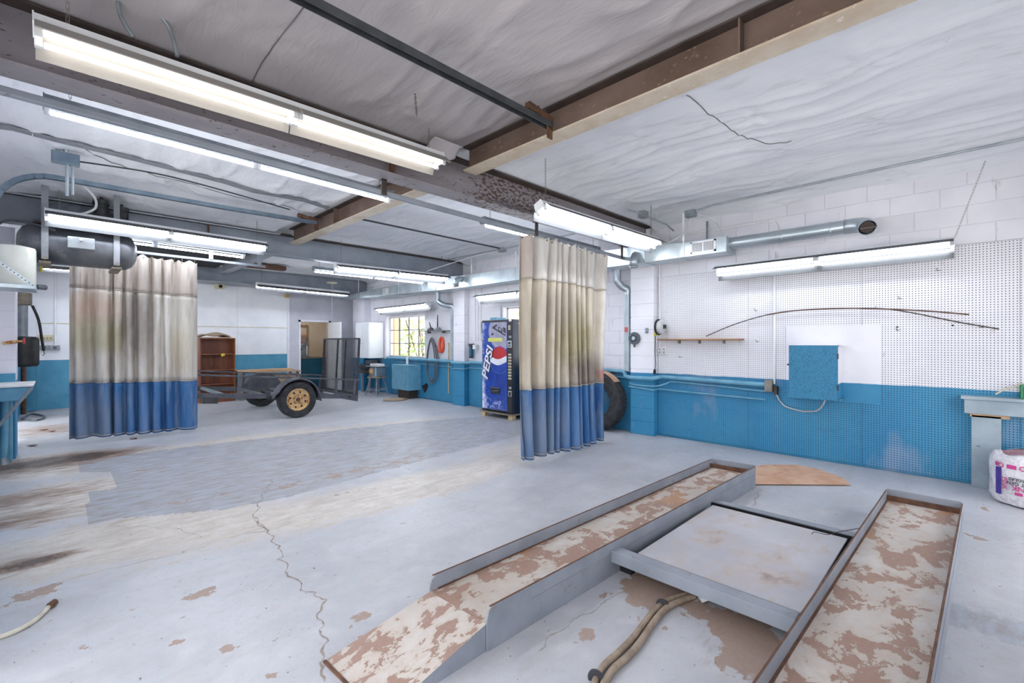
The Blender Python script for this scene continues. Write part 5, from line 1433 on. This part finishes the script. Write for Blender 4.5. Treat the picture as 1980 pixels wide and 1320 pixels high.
MB().cyl((5.55, 14.66, 1.02), (5.55, 14.66, 1.32), .02, n=12).build('sight_tube', M['white_enamel'], cfm); MB().box(5.36, 14.66, 1.18, 5.40, 14.70, 1.24).build('tap', M['black_plastic'], cfm)
tag(MB().box(5.32, 15.12, 1.60, 5.72, 15.3, 1.68).build('shelf_box', M['cardboard'], bevel=.004), 'small tan box shelf on the wall beyond the doorway', 'shelf')
pipe('drain_pipe', 'dark elbow pipe on the wall beyond the doorway', [(5.55, 15.27, 2.08), (5.58, 15.27, 1.98), (5.66, 15.27, 1.96), (5.76, 15.27, 1.95), (5.8, 15.27, 1.9), (5.8, 15.27, .95)], .03, M['tarp'], 'pipe', 4)

# white wall cabinet by the far window
wc = thing('wall_cabinet', 'tall white wall cabinet beside the far paned window', 'cabinet', (6.35, 12.1, 1.0))
MB().box(6.12, 11.72, .985, 6.56, 12.5, 1.98).build('body', M['panel_white'], wc, bevel=.004)
for a, b in ((11.73, 12.09), (12.11, 12.49)):
    d_ = MB().box(6.10, a, .99, 6.12, b, 1.975).build('door', M['panel_white'], wc, bevel=.003)
    MB().cyl((6.10, a + .04 if a > 12 else b - .04, 1.4), (6.085, a + .04 if a > 12 else b - .04, 1.4), .008, n=8).build('knob', M['chrome'], d_)

# pale blue box cabinet below the window
pb = thing('floor_cabinet', 'pale blue steel box mounted below the far window', 'cabinet', (6.37, 10.2, .22))
MB().box(6.18, 9.83, .22, 6.56, 10.62, .86).build('body', M['pipe_blue'], pb, bevel=.008)
MB().box(6.172, 9.85, .24, 6.182, 10.60, .84).build('door', M['pipe_blue'], pb, bevel=.003)
MB().box(6.3, 10.0, 0, 6.55, 10.5, .22).build('plinth', M['steel_dark'], pb)
pipe('vent_stub', 'short white pipe stub above the pale blue box', [(6.45, 10.3, .86), (6.45, 10.3, 1.05)], .035, M['white_enamel'])

# stool with a machine on it
st = thing('work_stool', 'round grey steel stool with splayed legs under the window cabinet', 'stool', onZ(716, 762))
sc = onZ(716, 760); sx, sy = 6.10, 11.25
st.location = (sx, sy, 0)
MB().lathe([(0,.47),(.24,.47),(.25,.485),(.25,.50),(.24,.51),(0,.51)], (sx, sy, 0), 'z', 28).build('seat', M['pallet'], st, smooth=True)
for k in range(4):
    a = PI/4 + k * PI/2 + .25; ca, sa = math.cos(a), math.sin(a)
    MB().tube([(sx + .16*ca, sy + .16*sa, .48), (sx + .30*ca, sy + .30*sa, .0)], .018, 10).build('leg', M['steel_grey'], st, smooth=True)
rp = [(sx + .255*math.cos(a), sy + .255*math.sin(a), .17) for a in np.linspace(0, 2*PI, 33)]
MB().tube(rp, .012, 8).build('foot_ring', M['steel_grey'], st, smooth=True)
en = thing('bench_machine', 'battered steel machine housing standing on the grey stool', 'machine', (sx, sy, .51))
MB().box(sx - .15, sy - .20, .51, sx + .15, sy + .10, .77).build('housing', M['galv'], en, bevel=.02)
MB().cyl((sx - .02, sy + .10, .64), (sx - .02, sy + .26, .64), .11, n=20).build('motor', M['black_metal'], en, bevel=.01)
MB().lathe([(.0, -.03), (.06, -.028), (.085, -.01), (.09, .0)], (sx - .15, sy + .03, .65), 'x', 20).build('copper_cap', M['rim'], en, smooth=True)
MB().box(sx - .2, sy - .28, .775, sx + .2, sy + .3, .79).build('lid', M['galv_dull'], en, bevel=.004)
tag(MB().box(sx - .1, sy - .2, .792, sx + .12, sy + .2, .85).build('white_case', M['white_plastic'], bevel=.01), 'white flat case lying on the machine on the stool', 'case')
jk = thing('scrap_equipment', 'dark pile of old equipment in the corner below the white cabinet', 'equipment', (6.3, 12.1, 0))
MB().box(6.15, 11.8, .55, 6.5, 12.4, .62).build('shelf', M['steel_dark'], jk); MB().box(6.2, 11.85, .0, 6.25, 11.9, .55).box(6.2, 12.3, 0, 6.25, 12.35, .55).box(6.45, 11.85, 0, 6.5, 11.9, .55).box(6.45, 12.3, 0, 6.5, 12.35, .55).build('leg', M['steel_grey'], jk)
MB().cyl((6.2, 11.9, .72), (6.2, 12.3, .72), .09, n=16).build('motor', M['black_metal'], jk, bevel=.01); MB().box(6.25, 11.85, .80, 6.45, 12.2, .92).build('cover', M['hose_grey'], jk, bevel=.01)
tag(MB().lathe([(0,.0),(.28,.0),(.3,.02),(.24,.035),(.1,.03),(0,.03)], (5.95, 10.05, .0), 'z', 20).build('floor_mat', M['tarp'], smooth=True), 'round brown mat lying on the floor below the pale blue box', 'mat')

# wall shelf with two oil cans, hose coil, orange hook strap, yellow stick
sf = thing('wall_shelf', 'thin grey shelf on the white wall right of the far window', 'shelf', (6.5, 9.0, 1.70))
MB().box(6.40, 8.55, 1.70, 6.565, 9.75, 1.716).build('board', M['strap_grey'], sf)
for y in (8.8, 9.4): MB().box(6.46, y, 1.65, 6.56, y + .015, 1.70).build('bracket', M['chain'], sf)
def oilcan(y, label, m, hgt, tilt):
    o = thing('oil_can', label, 'oil can', (6.47, y, 1.716))
    MB().lathe([(0,0),(.09,0),(.095,.02),(.06,.06),(.03,.075),(0,.08)], (6.47, y, 1.716), 'z', 20).build('body', m, o, smooth=True)
    MB().tube([(6.47, y, 1.79), (6.47, y + tilt, 1.79 + hgt)], .012, 8, radii=[.016, .009]).build('spout', M['black_plastic'], o)
oilcan(9.28, 'dark squat oil can with a leaning spout on the thin grey shelf', M['black_metal'], .13, .06)
oilcan(9.0, 'grey squat oil can with a tall upright spout on the thin grey shelf', M['strap_grey'], .30, 0)
co = thing('hose_coil', 'grey air hose coiled on a hook right of the far window', 'hose', (6.5, 9.25, 1.45))
for k, (dy, rz, rr_) in enumerate(((0, .52, .19), (.03, .50, .17), (-.03, .56, .21))):
    pts = []
    for i in range(37):
        a = 2*PI*i/36; pts.append((6.5 - .012*k, 9.28 + dy + rr_*math.sin(a)*(1 - .25*math.cos(a)), .98 + rz*math.cos(a) ))
    MB().tube(pts, .014, 8).build('loop', M['hose_grey'], co, smooth=True)
MB().tube(spline([(6.5, 9.2, 1.46), (6.5, 9.08, 1.3), (6.5, 9.03, 1.1), (6.5, 8.95, 1.0)], 5), .013, 8).build('tail', M['hose_grey'], co)
MB().tube([(6.55, 9.26, 1.5), (6.46, 9.26, 1.49), (6.45, 9.26, 1.53)], .01, 6).build('hook', M['chain'], co)
oc = thing('orange_hook', 'orange coiled strap hanging on the wall beside the hose', 'strap', (6.53, 8.93, 1.25))
pts = [(6.53, 8.93 + .075*math.cos(a), 1.37 + .17*math.sin(a)) for a in np.linspace(-2.2, PI + 1.2, 26)]
MB().tube(pts, .03, 10).build('loop', M['orange_plastic'], oc, smooth=True)
MB().box(6.51, 8.96, 1.18, 6.55, 9.04, 1.25).build('buckle', M['orange_plastic'], oc, bevel=.01)
tag(MB().box(6.545, 8.66, .22, 6.56, 8.685, 1.42).build('yardstick', M['wood_block']), 'yellow measuring stick hanging beside the orange strap', 'stick')
so = onX(822, 750, 6.5635)
tag(MB().add([(6.5635, so.y + .11*math.cos(a)*(1+.35*math.sin(3*a)), so.z + .13*math.sin(a)*(1+.3*math.cos(2*a+1))) for a in np.linspace(0, 2*PI, 25)[:-1]], [tuple(range(24))]).build('soot_stain', M['dark_void']), 'black soot stain on the blue wall under the hose', 'stain')

# ------------------------------------------------------------------ compressor hung under the blue-grey beam
cpz, cpy = 2.63, 7.92
cm = thing('air_compressor', 'dark horizontal air tank with compressor pump strapped under the beam', 'compressor', (.2, cpy, 2.38))
tr_ = .235
prof = [(0, -.345), (.10, -.335), (.19, -.29), (.228, -.23), (tr_, -.18), (tr_, .60), (.228, .65), (.19, .71), (.10, .755), (0, .765)]
MB().lathe(prof, (0, cpy, cpz), 'x', 40).build('tank', M['tank_black'], cm, smooth=True)
for x in (-.10, .54):
    MB().box(x - .03, cpy - tr_ - .02, 2.42, x + .03, cpy - tr_ - .008, 3.5).build('strap', M['strap_grey'], cm)
    MB().box(x - .03, cpy + tr_ + .008, 2.42, x + .03, cpy + tr_ + .02, 2.9).build('strap', M['strap_grey'], cm)
    MB().box(x - .05, cpy - tr_ - .03, 2.37, x + .05, cpy + tr_ + .03, 2.40).build('saddle', M['pallet'], cm, bevel=.006)
    MB().cyl((x, cpy - tr_ - .03, 2.43), (x, cpy - tr_ - .05, 2.43), .02, n=8).build('bolt', M['chain'], cm)
def finned(x, y, z0, z1, r, nm):
    mb = MB(); n = 9; mb.cyl((x, y, z0), (x, y, z1), r * .8, n=18)
    for i in range(n):
        z = z0 + (z1 - z0) * (i + .3) / n; mb.cyl((x, y, z), (x, y, z + (z1-z0)/n*.45), r, n=18)
    mb.build(nm, M['black_metal'], cm, smooth=True)
    MB().lathe([(r*1.1, 0), (r*1.15, .02), (r*1.0, .05), (r*.3, .06), (r*.2, .09), (0, .09)], (x, y, z1), 'z', 18).build('cylinder_head', M['black_metal'], cm, smooth=True)
finned(.40, cpy - .10, 3.03, 3.20, .075, 'pump_cylinder')
finned(.60, cpy - .10, 3.00, 3.15, .07, 'pump_cylinder')
MB().lathe([(0,-.16),(.10,-.15),(.14,-.06),(.14,.06),(.10,.15),(0,.16)], (.46, cpy - .08, 2.97), 'x', 24).build('crankcase', M['black_metal'], cm, smooth=True)
MB().lathe([(0,-.17),(.11,-.16),(.13,-.1),(.13,.1),(.11,.16),(0,.17)], (.06, cpy - .05, 3.03), 'x', 24).build('motor', M['hose_grey'], cm, smooth=True)
MB().box(-.2, cpy - .12, 2.86, .66, cpy + .12, 2.885).build('mount_plate', M['steel_dark'], cm)
cbx = MB().box(.09, cpy - tr_ - .10, 2.575, .33, cpy - tr_ + .05, 2.71).build('control_box', M['box_grey'], cm, bevel=.004, label='grey control box on the tank front')
MB().box(.195, cpy - tr_ - .112, 2.67, .22, cpy - tr_ - .10, 2.70).build('switch', M['white_plastic'], cbx)
MB().cyl((-.33, cpy - .1, 2.42), (-.36, cpy - .1, 2.40), .03, n=10).build('drain_valve', M['galv_dull'], cm)
tag(MB().tube(spline([(-.5, 8.28, 2.87), (-.4, 8.0, 2.88), (-.2, 7.8, 2.84), (-.02, 7.66, 2.77)], 6), .015, 8).build('air_hose', M['hose_grey'], smooth=True), 'grey air hose running from the left wall to the compressor', 'hose')
tag(MB().tube(spline([(.12, 7.0, 3.28), (.30, 7.2, 3.15), (.33, 7.4, 3.06), (.25, 7.5, 3.0), (.18, 7.52, 2.97)], 6), .013, 8).build('cable', M['cable_white'], smooth=True), 'white cable dropping from ceiling box to light before the compressor', 'cable')
jb4 = thing('junction_box', 'grey conduit box on vertical pipes above the compressor', 'junction box', (.05, 6.6, 3.1))
bp = onY(127, 307, 6.2)
jb4.location = bp
MB().box(bp.x - .10, bp.y - .04, bp.z - .055, bp.x + .10, bp.y + .04, bp.z + .055).build('body', M['track_blue'], jb4, bevel=.008)
MB().tube([bp + Vector((0,0,.05)), bp + Vector((0,0,.22))], .018, 10).tube([bp + Vector((.01,0,-.05)), bp + Vector((.01,0,-.36))], .014, 8).tube([bp + Vector((.05,0,-.05)), bp + Vector((.05,0,-.34))], .012, 8).build('pipe', M['galv'], jb4, smooth=True)
pipe('conduit', 'thin dark conduit strung under the middle bay ceiling', [bp + Vector((.1,0,0)), onZ(300,335,3.24), onZ(420,365,3.24), onZ(560,405,3.24)], .008, M['cable_dark'], 'conduit', 4)
pipe('conduit', 'silver conduit along the face of the blue-grey beam', [(-.5, 8.015, 3.215), (2.6, 8.015, 3.215)], .013, M['conduit'])
# red debris and a dark panel painted in for the shade of a ceiling opening
tag(MB().box(.4, 9.4, 3.15, 2.6, 12.3, 3.2).build('roof_opening_shade', M['dark_void']), 'dark panel for the shaded opening in the far ceiling left of the grey cross beam', 'opening')
tag(MB().box(2.95, 11.85, 3.2, 4.0, 12.08, 3.30).build('red_board', M['rust_steel'], bevel=.01), 'reddish board lying on top of the beam near the back wall', 'board')
# smoke detector plate and pull cord
tag(MB().box(5.1, 11.9, 3.0, 5.3, 12.1, 3.03).build('ceiling_plate', M['ivory'], bevel=.004), 'pale square plate hanging over the far light', 'plate')
tag(MB().tube([(5.2, 12.0, 3.0), (5.2, 12.0, 2.0)], .004, 5).build('pull_cord', M['cable_white']), 'thin white pull cord hanging before the doorway wall', 'cord')
hb = thing('wall_bracket', 'yellowed fixing block at the top of the white back wall', 'block', (2.6, 13.5, 2.75))
q = onY(425, 554, 13.5); hb.location = q
MB().box(q.x - .10, 13.42, q.z - .06, q.x + .10, 13.58, q.z + .06).build('block', M['ivory'], hb, bevel=.006); MB().cyl((q.x, 13.42, q.z), (q.x, 13.40, q.z), .04, n=14).build('bulb_hole', M['dark_void'], hb)
q = onY(556, 572, 13.5)
tag(MB().box(q.x - .06, 13.45, q.z - .05, q.x + .04, 13.58, q.z + .05).build('wood_scrap', M['wood_block'], bevel=.004), 'small tan wood block at the white panel corner', 'block')

# ------------------------------------------------------------------ left edge: water tank, hanging tank, sink
wt = thing('water_tank', 'cream round water tank on a perforated bracket at the left edge', 'tank', (-.42, 7.55, 2.07))
MB().lathe([(0,0),(.165,0),(.175,.015),(.175,.41),(.168,.43),(.09,.45),(0,.455)], (-.342, 7.6, 2.08), 'z', 40).build('body', M['cream_tank'], wt, smooth=True)
wk = thing('shelf_bracket', 'perforated galvanised bracket shelf carrying the cream tank', 'bracket', (-.4, 7.45, 2.0))
MB().box(-.5, 7.30, 2.03, -.165, 7.85, 2.075).build('shelf', M['galv'], wk, bevel=.004)
MB().bar((-.5, 7.31, 2.36), (-.18, 7.31, 2.06), .03, .006, (0,1,0)).build('brace', M['galv'], wk)
MB().bar((-.5, 7.31, 2.05), (-.16, 7.31, 2.05), .035, .006, (0,1,0)).build('angle', M['galv'], wk)
mb = MB()
for i in range(12):
    p = Vector((-.49, 7.30, 2.35)).lerp(Vector((-.19, 7.30, 2.07)), i / 11); mb.cyl(p, p + Vector((0,-.004,0)), .006, n=8)
mb.build('slot_hole', M['dark_void'], wk, kind='stuff')
MB().cyl((-.17, 7.7, 2.09), (-.09, 7.75, 2.09), .03, n=12).build('knob', M['hose_grey'], wk, bevel=.006)
tag(MB().box(-.15, 8.0, 2.30, -.125, 8.03, 2.45).build('yellow_strap', M['yellow'], bevel=.006), 'yellow strap end hanging beside the cream tank', 'strap')
ht = thing('pressure_tank', 'black cylindrical pressure tank on a pipe beside the left wall', 'tank', (-.29, 9.2, 1.0))
hx, hy = -.342, 9.2
MB().lathe([(0,1.10),(.15,1.105),(.168,1.13),(.17,1.15),(.17,1.46),(.165,1.49),(.14,1.515),(0,1.52)], (hx, hy, 0), 'z', 32).build('body', M['black_plastic'], ht, smooth=True)
MB().cyl((hx, hy, 1.52), (hx, hy, 1.95), .06, n=16).build('pipe', M['galv_dull'], ht, smooth=True)
MB().cyl((hx, hy, 1.95), (hx, hy, 2.12), .10, n=16).build('valve_body', M['pallet'], ht, bevel=.01)
MB().tube(spline([(hx + .1, hy, 1.95), (hx + .16, hy, 1.75), (hx + .19, hy, 1.5), (hx + .21, hy, 1.32)], 5), .016, 8).build('lever_hose', M['black_rubber'], ht, smooth=True)
MB().tube([(hx + .21, hy, 1.32), (hx + .22, hy, 1.27), (hx + .2, hy, 1.25)], .006, 6).build('hook', M['chain'], ht)
pipe('post_pipe', 'dark vertical pipe standing in the far left corner', [(-.47, 13.3, 0.0), (-.47, 13.3, 1.5)], .04, M['rust_steel'])
sk = thing('utility_sink', 'pale blue wall sink with a drain pipe at the left edge', 'sink', (-.4, 7.9, 0))
MB().box(-.51, 7.60, .93, -.19, 8.28, .955).build('rim', M['white_plastic'], sk, bevel=.006)
MB().prism([(-.51, 7.62, .93), (-.21, 7.62, .93), (-.25, 7.62, .80), (-.30, 7.62, .775), (-.51, 7.62, .775)], (0, .64, 0)).build('basin', M['pipe_blue'], sk, bevel=.01)
MB().bar((-.20, 7.615, .92), (-.49, 7.615, .46), .03, .025, (0,1,0)).build('brace', M['strap_grey'], sk)
MB().tube([(-.44, 8.05, .78), (-.44, 8.05, .42), (-.45, 8.05, .15), (-.455, 8.05, .06)], .036, 14).build('drain_pipe', M['pipe_blue'], sk, smooth=True)
MB().lathe([(.058,.0),(.055,.03),(.04,.06),(.036,.08)], (-.455, 8.05, 0.0), 'z', 18).build('drain_flange', M['galv_dull'], sk, smooth=True)
MB().box(-.51, 8.10, 0, -.38, 8.24, .78).build('pedestal', M['pipe_blue'], sk, bevel=.012)
MB().box(-.51, 8.26, .955, -.36, 8.29, 1.06).build('splash_back', M['blue_wall'], sk)
hd = thing('wall_faucet', 'brass faucet with a red handle above the sink', 'faucet', (-.42, 8.2, 1.45))
MB().cyl((-.46, 8.24, 1.43), (-.34, 8.2, 1.45), .022, n=10).build('body', M['rim'], hd, smooth=True); MB().cyl((-.34, 8.2, 1.45), (-.29, 8.19, 1.455), .012, n=8).build('stem', M['rim'], hd)
MB().lathe([(0,-.01),(.035,-.01),(.04,0),(.035,.01),(0,.01)], (-.285, 8.19, 1.456), 'x', 10).build('handle', M['red'], hd, smooth=True)
for k, px in enumerate((85, 106)):
    q = onY(px, 672, YB - .05); s = thing('outlet', ('grey socket box low on the back wall, nearer the corner', 'grey socket box low on the back wall, under the conduit')[k], 'outlet', q)
    MB().box(q.x - .075, YB - .07, q.z - .05, q.x + .075, YB - .02, q.z + .05).build('box', M['box_grey'], s, bevel=.006); MB().cyl((q.x, YB - .07, q.z), (q.x, YB - .078, q.z), .03, n=12).build('socket', M['hose_grey'], s)
q = onY(88, 653, YB - .05); s = thing('switch_plate', 'small tan switch plate above the grey socket boxes', 'switch plate', q)
MB().box(q.x - .11, YB - .05, q.z - .06, q.x + .11, YB - .02, q.z + .06).build('plate', M['ivory'], s, bevel=.005)
for i in range(4): MB().box(q.x - .085 + i*.05, YB - .058, q.z - .03, q.x - .06 + i*.05, YB - .05, q.z + .01).build('switch', M['tarp'], s)
q = onY(107, 560, YB - .04)
pipe('conduit', 'white vertical conduit on the back wall left of the dirty curtain', [(q.x, YB - .04, 1.35), (q.x, YB - .04, 2.85)], .018, M['white_enamel'])
tag(MB().tube(spline([onZ(38,812,.02), onZ(60,800,.02), onZ(86,805,.02), onZ(70,812,.02), onZ(45,810,.02)], 6), .016, 8).build('cable_loop', M['hose_grey'], smooth=True), 'loop of grey hose lying on the floor near the left wall', 'hose')
M['dry_leaf'] = plain('dry_leaf', '#7d4a36', '#5f3a2c', sc=30, rough=.8)
for px, py, k, w_ in ((78,831,1,'closer to the sink than to the curtain'), (108,834,1,'closer to the dirty curtain edge'), (262,848,1,'just before the dirty curtain hem'), (65,861,1,'on the dirt beside the sink foot')):
    rr = random.Random(px); c = onZ(px, py, .004)
    for i in range(k):
        q = c + Vector((rr.uniform(-.06, .06), rr.uniform(-.06, .06), .004 * i)); a = rr.uniform(0, 6.28); r_ = rr.uniform(.035, .055)
        pts = [q + Vector((r_*math.cos(a+t_)*(1+.3*math.sin(5*t_)), r_*.7*math.sin(a+t_)*(1+.3*math.sin(5*t_)), .008*math.sin(2*t_)+.008)) for t_ in np.linspace(0, 2*PI, 13)[:-1]]
        o = MB().add(pts, [tuple(range(12))]).build('dry_leaf', M['dry_leaf'], solid=.002)
        tag(o, 'brown dry leaf scrap on the floor ' + w_, 'leaf', 'dry leaf scraps by the dirty curtain')
print('blocks', nblock)
